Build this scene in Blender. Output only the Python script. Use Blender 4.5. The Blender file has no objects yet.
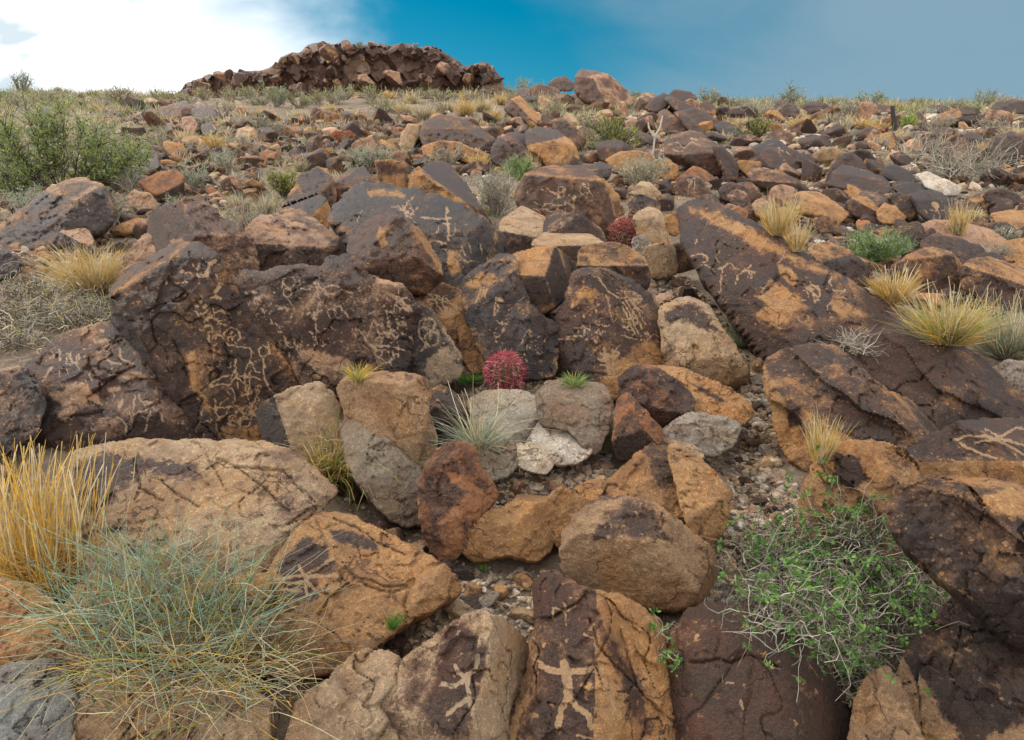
import bpy, math
import numpy as np
from mathutils import Vector

S = bpy.context.scene
C = S.collection
R = math.radians

# ------------------------------------------------------------------ camera
CX, CY, F, HC, PITCH = 512.0, 370.0, 700.0, 1.8, R(-10)
cam = bpy.data.cameras.new('camera'); co = bpy.data.objects.new('camera', cam); C.objects.link(co)
cam.sensor_width = 36.0; cam.lens = F / 1024 * 36; cam.clip_start = 0.05; cam.clip_end = 3000
co.location = (0, 0, HC); co.rotation_euler = (R(90) + PITCH, 0, 0)
S.camera = co
S.view_settings.view_transform = 'Standard'; S.view_settings.look = 'None'
S.view_settings.exposure = 0.70; S.view_settings.gamma = 1.0

cp, sp = math.cos(PITCH), math.sin(PITCH)
def ray(px, py):
    """direction of a picture point, scaled so that its forward (Y) part is 1"""
    px = np.asarray(px, float); py = np.asarray(py, float)
    u = (px - CX) / F; v = (CY - py) / F
    y = cp - v * sp; z = sp + v * cp
    return np.stack([u / y, np.ones_like(u), z / y], -1)
def project(p):
    p = np.asarray(p, float); q = p - np.array([0, 0, HC])
    f = q[..., 1] * cp + q[..., 2] * sp; up = -q[..., 1] * sp + q[..., 2] * cp
    return np.stack([CX + F * q[..., 0] / f, CY - F * up / f], -1)

# ------------------------------------------------------------------ light
SUN_EL, SUN_AZ = R(44), R(-62)          # azimuth from +Y towards +X; negative = left of the view
w = bpy.data.worlds.new('World'); S.world = w; w.use_nodes = True
nt = w.node_tree; N = nt.nodes; L = nt.links; N.clear()
def wn(t, **k):
    n = N.new(t)
    for a, b in k.items(): setattr(n, a, b)
    return n
out = wn('ShaderNodeOutputWorld'); bg = wn('ShaderNodeBackground'); L.new(bg.outputs[0], out.inputs[0])
sky = wn('ShaderNodeTexSky', sky_type='NISHITA'); sky.sun_disc = False
sky.sun_elevation = SUN_EL; sky.sun_rotation = SUN_AZ
sky.air_density = 1.0; sky.dust_density = 0.4; sky.ozone_density = 2.5
hs = wn('ShaderNodeHueSaturation'); hs.inputs['Hue'].default_value = 0.468
hs.inputs['Saturation'].default_value = 1.62; hs.inputs['Value'].default_value = 0.43
L.new(sky.outputs[0], hs.inputs['Color'])
tc = wn('ShaderNodeTexCoord')
def dirmask(px, py, lo, hi):
    d = ray(px, py); d = d / np.linalg.norm(d)
    v = wn('ShaderNodeVectorMath', operation='DOT_PRODUCT'); L.new(tc.outputs['Generated'], v.inputs[0])
    v.inputs[1].default_value = tuple(d)
    return v.outputs['Value']
def mrange(s, a, b, c=0.0, d=1.0):
    m = wn('ShaderNodeMapRange', interpolation_type='SMOOTHSTEP')
    L.new(s, m.inputs[0]); m.inputs[1].default_value = a; m.inputs[2].default_value = b
    m.inputs[3].default_value = c; m.inputs[4].default_value = d
    return m.outputs[0]
def wmath(op, a, b):
    m = wn('ShaderNodeMath', operation=op)
    for i, x in enumerate((a, b)):
        if isinstance(x, (int, float)): m.inputs[i].default_value = x
        else: L.new(x, m.inputs[i])
    return m.outputs[0]
def wnoise(scale, detail, sx, sy, sz, rot=0.0, dist=0.0):
    mp = wn('ShaderNodeMapping'); mp.inputs['Scale'].default_value = (sx, sy, sz); mp.inputs['Rotation'].default_value = (0, rot, 0)
    L.new(tc.outputs['Generated'], mp.inputs['Vector'])
    n = wn('ShaderNodeTexNoise'); n.inputs['Scale'].default_value = scale; n.inputs['Detail'].default_value = detail
    n.inputs['Distortion'].default_value = dist
    L.new(mp.outputs[0], n.inputs['Vector']); return n.outputs[0]
def wmix(f, a, b):
    m = wn('ShaderNodeMix', data_type='RGBA'); L.new(f, m.inputs[0])
    for i, x in ((6, a), (7, b)):
        if isinstance(x, tuple): m.inputs[i].default_value = (*x, 1)
        else: L.new(x, m.inputs[i])
    return m.outputs[2]
SK = 0.12                                # sky strength
n1 = wnoise(3.2, 6, 1, 1, 2.2, 0.5, 0.4)
veil = wmath('ADD', dirmask(1080, 60, 0, 0), wmath('MULTIPLY', wmath('SUBTRACT', n1, 0.5), 0.30))
c1 = wmix(mrange(veil, 0.80, 1.02, 0, 0.95), hs.outputs[0], (0.155 / SK, 0.245 / SK, 0.31 / SK))
# unseen sky behind the camera and overhead: pale cloud, brightened as fill light
sep = wn('ShaderNodeSeparateXYZ'); L.new(tc.outputs['Generated'], sep.inputs[0])
ov = wmath('MAXIMUM', mrange(sep.outputs[2], 0.50, 0.80), mrange(sep.outputs[1], 0.55, 0.1))
c1 = wmix(wmath('MULTIPLY', ov, 0.9), c1, (1.28 / SK, 1.28 / SK, 1.27 / SK))
n2 = wnoise(3.6, 8, 1, 1, 1.9, 0.7, 0.5)
gl = wmath('ADD', dirmask(20, 10, 0, 0), wmath('MULTIPLY', wmath('SUBTRACT', n2, 0.5), 0.13))
c2 = wmix(mrange(gl, 0.916, 1.008), c1, (0.84 / SK, 0.85 / SK, 0.86 / SK))
n3 = wnoise(6.5, 4, 1, 1, 2.0, -0.8, 0.8)
c3 = wmix(mrange(n3, 0.51, 0.64, 0, 0.70), c2, (0.30 / SK, 0.40 / SK, 0.46 / SK))
c3 = wmix(mrange(dirmask(90, 40, 0, 0), 0.972, 0.990), c2, c3)
L.new(c3, bg.inputs['Color']); bg.inputs['Strength'].default_value = SK

sun = bpy.data.lights.new('sun', 'SUN'); sun.energy = 1.8; sun.angle = R(10); sun.color = (1.0, 0.93, 0.84)
so = bpy.data.objects.new('sun', sun); C.objects.link(so)
sd = Vector((math.sin(SUN_AZ) * math.cos(SUN_EL), math.cos(SUN_AZ) * math.cos(SUN_EL), math.sin(SUN_EL)))
so.rotation_euler = (-sd).to_track_quat('-Z', 'Y').to_euler()

# ------------------------------------------------------------------ noise (numpy)
def _h(ix, iy, iz, seed):
    h = (ix.astype(np.int64) * 374761393 + iy.astype(np.int64) * 668265263 + iz.astype(np.int64) * 2147483647 + seed * 974634777) & 0xffffffff
    h = ((h ^ (h >> 13)) * 1274126177) & 0xffffffff
    h = ((h ^ (h >> 16)) * 2246822519) & 0xffffffff
    return (h ^ (h >> 15)) & 0xffffffff
def _r(h, k):
    return ((((h + k * 0x9E3779B1) & 0xffffffff) * 2654435761 >> 7) & 0xffff) / 65535.0
def perlin(p, seed=0):
    i = np.floor(p).astype(np.int64); f = p - i; u = f * f * f * (f * (f * 6 - 15) + 10)
    res = 0
    for dx in (0, 1):
        for dy in (0, 1):
            for dz in (0, 1):
                h = _h(i[:, 0] + dx, i[:, 1] + dy, i[:, 2] + dz, seed)
                g = (_r(h, 1) * 2 - 1) * (f[:, 0] - dx) + (_r(h, 2) * 2 - 1) * (f[:, 1] - dy) + (_r(h, 3) * 2 - 1) * (f[:, 2] - dz)
                wgt = (u[:, 0] if dx else 1 - u[:, 0]) * (u[:, 1] if dy else 1 - u[:, 1]) * (u[:, 2] if dz else 1 - u[:, 2])
                res = res + wgt * g
    return res
def fbm(p, o=4, seed=0, gain=0.5):
    a, s, r = 1.0, 1.0, 0
    for k in range(o):
        r = r + a * perlin(p * s, seed + k * 17); a *= gain; s *= 2.03
    return r
def voro(p, seed=0):
    """F1, F2 and, for the nearest cell, offset vector and four random numbers"""
    i = np.floor(p).astype(np.int64); n = len(p)
    f1 = np.full(n, 9e9); f2 = np.full(n, 9e9); off = np.zeros((n, 3)); rn = np.zeros((n, 4))
    for dx in (-1, 0, 1):
        for dy in (-1, 0, 1):
            for dz in (-1, 0, 1):
                a, b, c = i[:, 0] + dx, i[:, 1] + dy, i[:, 2] + dz
                h = _h(a, b, c, seed)
                q = np.stack([a + _r(h, 1), b + _r(h, 2), c + _r(h, 3)], -1)
                d = p - q; dd = (d * d).sum(1)
                m = dd < f1
                f2 = np.where(m, f1, np.minimum(f2, dd)); f1 = np.where(m, dd, f1)
                off[m] = d[m]; rn[m] = np.stack([_r(h, 4), _r(h, 5), _r(h, 6), _r(h, 7)], -1)[m]
    return np.sqrt(f1), np.sqrt(f2), off, rn

# ------------------------------------------------------------------ ground
def height(X, Y, rough=True):
    X = np.asarray(X, float); Y = np.asarray(Y, float)
    s = np.where(Y < 34, 0.25 * Y, 8.5 + 0.18 * (Y - 34)); s = np.where(Y > 75, 15.88 - 0.05 * (Y - 75), s)
    s = s - 0.010 * X * np.clip((Y - 14) / 20, 0, 1)
    s = np.minimum(s, 40)
    if rough:
        q = np.stack([X, Y, np.zeros_like(X)], -1).reshape(-1, 3)
        a = fbm(q * 0.45, 3, 5).reshape(X.shape); b = fbm(q * 2.6, 3, 9).reshape(X.shape)
        s = s + 0.2 * fbm(q * 0.16, 3, 15).reshape(X.shape) * np.clip((Y - 20) / 12, 0, 1)
        s = s + a * 0.03 * np.clip(Y, 1, 14) * 0.5 + b * 0.035 - 0.05
        # shallow wash between the boulders, right of the middle
        gx = 1.05 + 0.10 * (Y - 2.6)
        s = s - 0.10 * np.exp(-((X - gx) / 0.28) ** 2) * np.clip((5.5 - Y) / 2, 0, 1)
    return s
def depth_at(py, px=512):
    """forward distance of the smooth slope at picture row py"""
    k = float(ray(512, py)[2])
    if k > 0.195: return 32.7 + (k - 0.195) * 300
    return HC / (0.25 - k)
def ground(px, py):
    Y = depth_at(py); r = ray(px, py)
    p = np.array([0, 0, HC]) + Y * r
    return p
def mpp(px, py):                          # metres per picture pixel at that spot
    Y = depth_at(py); z = float(ray(px, py)[2]) * Y
    return (Y * cp + z * sp) / F

# ------------------------------------------------------------------ materials
def mat(name):
    m = bpy.data.materials.new(name); m.use_nodes = True
    t = m.node_tree; t.nodes.clear()
    o = t.nodes.new('ShaderNodeOutputMaterial'); b = t.nodes.new('ShaderNodeBsdfPrincipled')
    t.links.new(b.outputs[0], o.inputs[0]); return m, t, b
class NT:
    def __init__(s, t): s.t = t
    def n(s, ty, **k):
        x = s.t.nodes.new(ty)
        for a, b in k.items(): setattr(x, a, b)
        return x
    def l(s, a, b): s.t.links.new(a, b)
    def set(s, inp, v):
        if isinstance(v, (int, float)): inp.default_value = v
        elif isinstance(v, tuple): inp.default_value = (*v, 1) if len(v) == 3 and inp.type == 'RGBA' else v
        else: s.l(v, inp)
    def math(s, op, a, b=0.0, c=None):
        m = s.n('ShaderNodeMath', operation=op); s.set(m.inputs[0], a); s.set(m.inputs[1], b)
        if c is not None: s.set(m.inputs[2], c)
        return m.outputs[0]
    def noise(s, vec, scale, detail=4, rough=0.55, dist=0.0):
        x = s.n('ShaderNodeTexNoise'); s.l(vec, x.inputs['Vector']); x.inputs['Scale'].default_value = scale
        x.inputs['Detail'].default_value = detail; x.inputs['Roughness'].default_value = rough; x.inputs['Distortion'].default_value = dist
        return x.outputs[0]
    def step(s, v, a, b, c=0.0, d=1.0):
        m = s.n('ShaderNodeMapRange', interpolation_type='SMOOTHSTEP'); s.l(v, m.inputs[0])
        for i, q in enumerate((a, b, c, d)): m.inputs[i + 1].default_value = q
        return m.outputs[0]
    def mix(s, f, a, b, blend='MIX'):
        m = s.n('ShaderNodeMix', data_type='RGBA', blend_type=blend); s.set(m.inputs[0], f); s.set(m.inputs[6], a); s.set(m.inputs[7], b)
        return m.outputs[2]
    def attr(s, name):
        a = s.n('ShaderNodeAttribute'); a.attribute_name = name; return a

def rock_material():
    m, t, b = mat('varnished_rock'); q = NT(t)
    tcn = q.n('ShaderNodeTexCoord'); g = q.n('ShaderNodeNewGeometry'); P = g.outputs['Position']
    bare = q.attr('bare').outputs['Color']; dark = q.attr('dark').outputs['Color']
    va = q.attr('varnish').outputs['Fac']; gl = q.attr('glyph').outputs['Fac']
    fine = q.noise(P, 70, 6, 0.65); mid = q.noise(P, 16, 6, 0.6, 0.3); big = q.noise(P, 4.0, 5, 0.55, 0.5)
    speck = q.noise(P, 260, 3, 0.7)
    v = q.math('ADD', va, q.math('MULTIPLY', q.math('SUBTRACT', mid, 0.5), 0.80))
    v = q.math('ADD', v, q.math('MULTIPLY', q.math('SUBTRACT', fine, 0.5), 1.25))
    v = q.math('ADD', v, q.math('MULTIPLY', q.math('SUBTRACT', speck, 0.5), 0.75))
    fl = q.step(q.noise(P, 38, 3, 0.6), 0.61, 0.68, 0, 0.45)
    v = q.math('SUBTRACT', v, fl)
    vm = q.step(v, 0.46, 0.73); vt = q.step(v, 0.28, 0.46)
    # bare stone: blotches of rust, grey and pale, with grain
    b1 = q.mix(q.step(big, 0.40, 0.66), bare, q.mix(1.0, bare, (1.04, 0.87, 0.66), 'MULTIPLY'))
    b1 = q.mix(q.step(mid, 0.50, 0.72, 0, 0.6), b1, q.mix(1.0, bare, (0.62, 0.56, 0.54), 'MULTIPLY'))
    b1 = q.mix(q.step(fine, 0.51, 0.63, 0, 0.85), b1, q.mix(1.0, bare, (1.55, 1.50, 1.42), 'MULTIPLY'))
    b1 = q.mix(q.step(speck, 0.53, 0.64, 0, 0.65), b1, q.mix(1.0, bare, (0.30, 0.24, 0.20), 'MULTIPLY'))
    st = q.noise(P, 6.5, 7, 0.66, 0.8)
    b1 = q.mix(q.step(st, 0.43, 0.66, 0, 0.50), b1, q.mix(1.0, dark, (3.2, 2.5, 1.9), 'MULTIPLY'))
    # varnish: near black to red-brown, thin where rubbed
    d1 = q.mix(q.step(big, 0.40, 0.62), dark, q.mix(1.0, dark, (1.55, 1.15, 0.95), 'MULTIPLY'))
    d1 = q.mix(q.step(mid, 0.50, 0.75, 0, 0.7), d1, q.mix(1.0, dark, (0.55, 0.58, 0.66), 'MULTIPLY'))
    d1 = q.mix(q.step(fine, 0.54, 0.68, 0, 0.7), d1, q.mix(1.0, dark, (2.2, 1.9, 1.6), 'MULTIPLY'))
    d1 = q.mix(q.step(speck, 0.58, 0.68, 0, 0.30), d1, bare)
    thin = q.mix(0.14, q.mix(1.0, dark, (2.6, 2.2, 1.9), 'MULTIPLY'), bare)
    thin = q.mix(q.step(fine, 0.50, 0.64, 0, 0.5), thin, q.mix(0.4, thin, bare))
    col = q.mix(vm, q.mix(q.math('MULTIPLY', vt, 0.9), b1, thin), d1)
    # pecked figures
    gs = q.math('ADD', gl, q.math('MULTIPLY', q.math('SUBTRACT', fine, 0.5), 1.5))
    gs = q.math('ADD', gs, q.math('MULTIPLY', q.math('SUBTRACT', speck, 0.5), 1.5))
    gm = q.step(gs, 0.40, 0.62)
    pale = q.mix(0.45, bare, (0.56, 0.39, 0.24))
    pale = q.mix(q.step(speck, 0.40, 0.64, 0, 0.4), pale, q.mix(1.0, bare, (0.7, 0.62, 0.55), 'MULTIPLY'))
    col = q.mix(q.math('MULTIPLY', gm, 0.93), col, pale)
    # hairline cracks
    vo = q.n('ShaderNodeTexVoronoi', feature='DISTANCE_TO_EDGE'); vo.inputs['Scale'].default_value = 2.6
    ws = q.n('ShaderNodeVectorMath', operation='ADD'); nn = q.n('ShaderNodeTexNoise'); nn.inputs['Scale'].default_value = 5; nn.inputs['Detail'].default_value = 5
    q.l(P, nn.inputs['Vector']); sc = q.n('ShaderNodeVectorMath', operation='SCALE'); sc.inputs['Scale'].default_value = 0.45
    q.l(nn.outputs['Color'], sc.inputs[0]); q.l(P, ws.inputs[0]); q.l(sc.outputs[0], ws.inputs[1]); q.l(ws.outputs[0], vo.inputs['Vector'])
    ck = q.step(vo.outputs['Distance'], 0.004, 0.014, 1.0, 0.0)
    ck = q.math('MULTIPLY', ck, q.step(big, 0.46, 0.54))
    col = q.mix(q.math('MULTIPLY', ck, 0.6), col, (0.035, 0.022, 0.016))
    q.l(col, b.inputs['Base Color'])
    q.l(q.math('ADD', q.math('MULTIPLY', vm, -0.34), 0.88), b.inputs['Roughness'])
    b.inputs['Specular IOR Level'].default_value = 0.42
    hgt = q.math('ADD', q.math('MULTIPLY', mid, 0.45), q.math('MULTIPLY', fine, 0.75))
    hgt = q.math('ADD', hgt, q.math('MULTIPLY', speck, 0.24))
    hgt = q.math('SUBTRACT', hgt, q.math('MULTIPLY', ck, 0.5))
    hgt = q.math('SUBTRACT', hgt, q.math('MULTIPLY', gm, 0.12))
    bp = q.n('ShaderNodeBump'); bp.inputs['Strength'].default_value = 1.0; bp.inputs['Distance'].default_value = 0.05
    q.l(hgt, bp.inputs['Height']); q.l(bp.outputs[0], b.inputs['Normal'])
    return m
def soil_material():
    m, t, b = mat('desert_soil'); q = NT(t)
    P = q.n('ShaderNodeNewGeometry').outputs['Position']
    a = q.noise(P, 1.3, 6); c = q.noise(P, 22, 5, 0.65); d = q.noise(P, 110, 4, 0.7)
    col = q.mix(q.step(a, 0.35, 0.65), (0.115, 0.076, 0.05), (0.20, 0.14, 0.09))
    col = q.mix(q.step(c, 0.45, 0.70), col, (0.28, 0.21, 0.145))
    col = q.mix(q.step(d, 0.55, 0.70, 0, 0.7), col, (0.075, 0.05, 0.036))
    q.l(col, b.inputs['Base Color']); b.inputs['Roughness'].default_value = 0.95
    bp = q.n('ShaderNodeBump'); bp.inputs['Strength'].default_value = 0.9; bp.inputs['Distance'].default_value = 0.03
    q.l(q.math('ADD', c, q.math('MULTIPLY', d, 0.6)), bp.inputs['Height']); q.l(bp.outputs[0], b.inputs['Normal'])
    return m
def plant_material(name, rough=0.7, trans=0.25):
    m, t, b = mat(name); q = NT(t)
    tint = q.attr('tint').outputs['Color']
    P = q.n('ShaderNodeNewGeometry').outputs['Position']
    c = q.mix(q.step(q.noise(P, 30, 3), 0.3, 0.7), q.mix(1.0, tint, (0.8, 0.8, 0.8), 'MULTIPLY'), q.mix(1.0, tint, (1.2, 1.2, 1.2), 'MULTIPLY'))
    q.l(c, b.inputs['Base Color']); b.inputs['Roughness'].default_value = rough
    b.inputs['Specular IOR Level'].default_value = 0.25
    if trans:
        tr = q.n('ShaderNodeBsdfTranslucent'); q.l(c, tr.inputs['Color'])
        mx = q.n('ShaderNodeMixShader'); mx.inputs[0].default_value = trans
        o = [x for x in t.nodes if x.type == 'OUTPUT_MATERIAL'][0]
        q.l(b.outputs[0], mx.inputs[1]); q.l(tr.outputs[0], mx.inputs[2]); q.l(mx.outputs[0], o.inputs[0])
    return m
M_ROCK = rock_material(); M_SOIL = soil_material()
M_LEAF = plant_material('leaf'); M_GRASS = plant_material('grass_blade', 0.6, 0.3); M_TWIG = plant_material('twig', 0.85, 0)

# ------------------------------------------------------------------ meshes
def make_mesh(name, V, faces, attrs=None, smooth=True, material=None):
    """faces: list of (k, 3) / (k, 4) index arrays"""
    me = bpy.data.meshes.new(name)
    me.vertices.add(len(V)); me.vertices.foreach_set('co', np.ascontiguousarray(V, np.float32).ravel())
    faces = [np.asarray(f, np.int32) for f in faces if len(f)]
    nl = sum(f.size for f in faces); npol = sum(len(f) for f in faces)
    me.loops.add(nl); me.polygons.add(npol)
    me.loops.foreach_set('vertex_index', np.concatenate([f.ravel() for f in faces]))
    tot = np.concatenate([np.full(len(f), f.shape[1], np.int32) for f in faces])
    st = np.concatenate([[0], np.cumsum(tot)[:-1]]).astype(np.int32)
    me.polygons.foreach_set('loop_start', st)
    me.polygons.foreach_set('use_smooth', np.full(npol, smooth))
    me.update(calc_edges=True)
    for k, v in (attrs or {}).items():
        v = np.asarray(v, np.float32)
        if v.ndim == 1:
            a = me.attributes.new(k, 'FLOAT', 'POINT'); a.data.foreach_set('value', v)
        else:
            a = me.attributes.new(k, 'FLOAT_COLOR', 'POINT')
            a.data.foreach_set('color', np.concatenate([v, np.ones((len(v), 1), np.float32)], 1).ravel())
    if material: me.materials.append(material)
    me.validate()
    return me
def link(name, me, loc=(0, 0, 0), parent=None, label=None, cat=None, group=None, kind=None):
    o = bpy.data.objects.new(name, me); C.objects.link(o); o.location = loc
    if parent: o.parent = parent
    tag(o, label, cat, group, kind); return o
def tag(o, label=None, cat=None, group=None, kind=None):
    for k, v in (('label', label), ('category', cat), ('group', group), ('kind', kind)):
        if v: o[k] = v

# ground sheet
ys = np.concatenate([np.linspace(-6, 0.5, 14), np.linspace(0.6, 9, 170), np.geomspace(9.1, 60, 120), np.geomspace(62, 900, 40)])
us = np.concatenate([-np.geomspace(14, 1.25, 24), np.linspace(-1.2, 1.2, 230), np.geomspace(1.25, 14, 24)])
YY, UU = np.meshgrid(ys, us, indexing='ij'); XX = UU * (np.abs(YY) * 0.85 + 2.0)
ZZ = height(XX, YY)
nx = len(us); idx = np.arange(len(ys) * nx).reshape(len(ys), nx)
q4 = np.stack([idx[:-1, :-1], idx[:-1, 1:], idx[1:, 1:], idx[1:, :-1]], -1).reshape(-1, 4)
link('ground', make_mesh('ground', np.stack([XX, YY, ZZ], -1).reshape(-1, 3), [q4], None, True, M_SOIL), kind='structure')

def on_ground(X, Y):
    """height of the ground sheet itself, read between its points"""
    i = int(np.clip(np.searchsorted(ys, Y) - 1, 0, len(ys) - 2)); u = X / (abs(Y) * 0.85 + 2.0); j = int(np.clip(np.searchsorted(us, u) - 1, 0, nx - 2))
    a = (Y - ys[i]) / (ys[i + 1] - ys[i]); b = (u - us[j]) / (us[j + 1] - us[j])
    return float((1 - a) * ((1 - b) * ZZ[i, j] + b * ZZ[i, j + 1]) + a * ((1 - b) * ZZ[i + 1, j] + b * ZZ[i + 1, j + 1]))

# ------------------------------------------------------------------ hero boulders
BARE = {'or': (.46, .25, .105), 'rust': (.36, .165, .075), 'tan': (.48, .335, .205), 'gry': (.34, .29, .235), 'wht': (.62, .55, .46), 'pnk': (.45, .285, .185), 'brn': (.42, .26, .14)}
DARK = {'dk': (.037, .021, .015), 'br': (.066, .035, .022), 'pu': (.048, .027, .020), 'bl': (.037, .029, .028), 'rd': (.058, .030, .020)}
rng0 = np.random.default_rng(11)
HERO = []                                  # picture outlines, so that loose stones keep off them

def seg_dist(P, A, B):
    """distance of points P to segments A-B, nearest point"""
    d = B - A; ll = (d * d).sum(1) + 1e-12
    best = np.full(len(P), 1e9); near = np.zeros((len(P), 2))
    for i in range(len(A)):
        t = np.clip(((P - A[i]) @ d[i]) / ll[i], 0, 1)
        q = A[i] + t[:, None] * d[i]; e = np.hypot(*(P - q).T)
        m = e < best; best[m] = e[m]; near[m] = q[m]
    return best, near
def inside(P, poly):
    x, y = P[:, 0], P[:, 1]; r = np.zeros(len(P), bool); n = len(poly)
    for i in range(n):
        (x1, y1), (x2, y2) = poly[i], poly[(i + 1) % n]
        if y1 == y2: continue
        c = ((y1 > y) != (y2 > y)) & (x < (x2 - x1) * (y - y1) / (y2 - y1) + x1); r ^= c
    return r
def crop(ox, oy, k, *lines):
    """stroke lists read off an enlarged view with origin ox, oy and scale k"""
    return [[(ox + a / k, oy + b / k) for a, b in l] for l in lines]
def ring(cx, cy, rx, ry, n=14, a0=0, a1=360):
    return [(cx + rx * math.cos(R(a0 + (a1 - a0) * i / n)), cy + ry * math.sin(R(a0 + (a1 - a0) * i / n))) for i in range(n + 1)]

def rock(name, label, poly, planes, v=.85, vp=None, bare='or', dark='dk', base=None, bevel=.016, rough=1.0, step=None,
         glyphs=None, patches=None, lift=0.0, wear=.5, seed=None, cat='rock', thick=.6, ridge=.003, jag=1.0, group=None, pull=0.0, vn=.8, blocks=None, grow=None, strata=None, chips=None, cracks=None):
    seed = seed or (sum(ord(c) * (i + 3) for i, c in enumerate(label)) % 9973)
    rg = np.random.default_rng(seed)
    poly = np.array(poly, float); HERO.append(poly)
    w_, h_ = np.ptp(poly[:, 0]), np.ptp(poly[:, 1]); size = min(w_, h_)
    # corner rounding, then a broken edge
    pts = []
    n = len(poly)
    for i in range(n):
        a, b_, c_ = poly[i - 1], poly[i], poly[(i + 1) % n]
        l1, l2 = np.hypot(*(a - b_)), np.hypot(*(c_ - b_)); r_ = min(.14 * l1, .14 * l2, 3.5)
        pts += [b_ + (a - b_) / max(l1, .1) * r_, b_ + ((a - b_) / max(l1, .1) + (c_ - b_) / max(l2, .1)) * r_ * .25, b_ + (c_ - b_) / max(l2, .1) * r_]
    pts = np.array(pts); dn = []
    for i in range(len(pts)):
        a, b_ = pts[i], pts[(i + 1) % len(pts)]; k = max(1, int(np.hypot(*(b_ - a)) / 3.0))
        dn += [a + (b_ - a) * j / k for j in range(k)]
    P2 = np.array(dn); q = np.c_[P2 / 9.0, np.full(len(P2), seed % 97)]
    amp = jag * min(1.6, .012 * size + .25)
    P2 = P2 + np.c_[fbm(q, 3, seed), fbm(q + 50, 3, seed)] * amp * 2.8
    gr = grow if grow is not None else (5.0 if poly[:, 1].max() > 235 else .8)
    tn = np.roll(P2, -1, 0) - np.roll(P2, 1, 0); tn /= np.hypot(*tn.T)[:, None] + 1e-9; ar = np.sign((P2[:, 0] * np.roll(P2[:, 1], -1) - np.roll(P2[:, 0], -1) * P2[:, 1]).sum())
    P2 = P2 + np.c_[tn[:, 1], -tn[:, 0]] * gr * ar
    if step is None: step = 1.5 if size > 60 else (1.3 if size > 25 else 1.0)
    gx = np.arange(P2[:, 0].min() - step, P2[:, 0].max() + 2 * step, step); gy = np.arange(P2[:, 1].min() - step, P2[:, 1].max() + 2 * step, step)
    GX, GY = np.meshgrid(gx, gy); G = np.c_[GX.ravel(), GY.ravel()]
    ins = inside(G, P2); d, near = seg_dist(G, P2, np.roll(P2, -1, 0)); sd = np.where(ins, d, -d)
    keep = sd > -.5 * step; sn = keep & (sd < .5 * step); G[sn] = near[sn]; d = np.where(sn, 0, d)
    low = np.where(d > 0, (near[:, 1] - G[:, 1]) / np.maximum(d, 1e-6), near[:, 1] > np.interp(.5, [0, 1], [poly[:, 1].min(), poly[:, 1].max()]))
    I = np.arange(len(G)).reshape(GX.shape)
    Q = np.stack([I[:-1, :-1], I[1:, :-1], I[1:, 1:], I[:-1, 1:]], -1).reshape(-1, 4)
    Q = Q[keep[Q].all(1)]
    used = np.unique(Q); mp = np.full(len(G), -1); mp[used] = np.arange(len(used)); Q = mp[Q]; G = G[used]; d = d[used]; low = low[used]
    # depth of the planes
    if base is None: base = tuple(poly[np.argmax(poly[:, 1])])
    Y0 = depth_at(min(base[1], 860)) - pull
    sc = Y0 / F; sm = size * sc                         # metres per pixel, size in metres
    cam0 = np.array([0, 0, HC]); r = ray(G[:, 0], G[:, 1])
    ns = []; an = []
    def env(rr):
        D = []
        for nv, A in zip(ns, an):
            k = rr @ nv; y = np.where(k < -.04, ((A - cam0) @ nv) / np.where(k < -.04, k, -1), -1e9)
            D.append(np.clip(y, Y0 * .72, Y0 * 1.0 + 3.2 * max(w_, h_) * sc))
        return np.array(D)
    for i, pl in enumerate(planes):
        t, az = R(pl[0]), R(pl[1]); nv = np.array([math.sin(t) * math.sin(az), -math.sin(t) * math.cos(az), math.cos(t)])
        if i == 0 and len(pl) == 2: A = cam0 + (Y0 - lift) * ray(*base)
        elif i == 0: A = cam0 + (Y0 - lift) * ray(pl[2], pl[3])
        else:
            rr = ray(pl[2], pl[3])[None]; A = cam0 + env(rr).max(0)[0] * rr[0]
        ns.append(nv); an.append(A)
    which = env(r).argmax(0); nm = len(ns)
    # chipped corners: flat breaks round the rim
    cpx = poly.mean(0)
    nch = chips if chips is not None else (4 if size > 60 else 3); nin = 0 if nch == 0 else (2 if size > 60 else 1)
    for i in range(nch + nin):
        bp_ = P2[int(rg.integers(len(P2)))]; ip = bp_ + (cpx - bp_) * (rg.uniform(.05, .17) if i < nch else rg.uniform(.30, .62))
        rr = ray(np.array([ip[0], bp_[0]]), np.array([ip[1], bp_[1]])); E = env(rr); j = E[:, 0].argmax(); yy = E.max(0); Pa = cam0 + yy[:, None] * rr
        o_ = Pa[1] - Pa[0]; o_ = o_ - ns[j] * (o_ @ ns[j]); o_ /= np.linalg.norm(o_) + 1e-9
        nv = ns[j] + o_ * (rg.uniform(.30, .80) if i < nch else rg.uniform(.10, .28)) + rg.normal(0, .12, 3); nv /= np.linalg.norm(nv)
        ns.append(nv); an.append(Pa[0])
    D = env(r); kk = ridge * max(sm, .05)
    mx = D.max(0); Y = mx + kk * np.log(np.exp((D - mx) / kk).sum(0))
    so_ = np.sort(D, 0); gap = so_[-1] - so_[-2]; w2 = D.argmax(0)
    P = cam0 + Y[:, None] * r
    # broken facets, lumps and ledges
    s0 = .34 * sm ** .75 * .9 + .03
    f1, f2, off, rn = voro(P / s0 + fbm(P / s0 * 1.5, 2, seed + 3)[:, None] * .5, seed)
    fac = (off * (rn[:, :3] - .5)).sum(1) * .95 + (rn[:, 3] - .5) * .10
    f1b, f2b, offb, rnb = voro(P / (s0 * .38) + fbm(P / s0 * 3, 2, seed + 5)[:, None] * .4, seed + 1)
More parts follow.
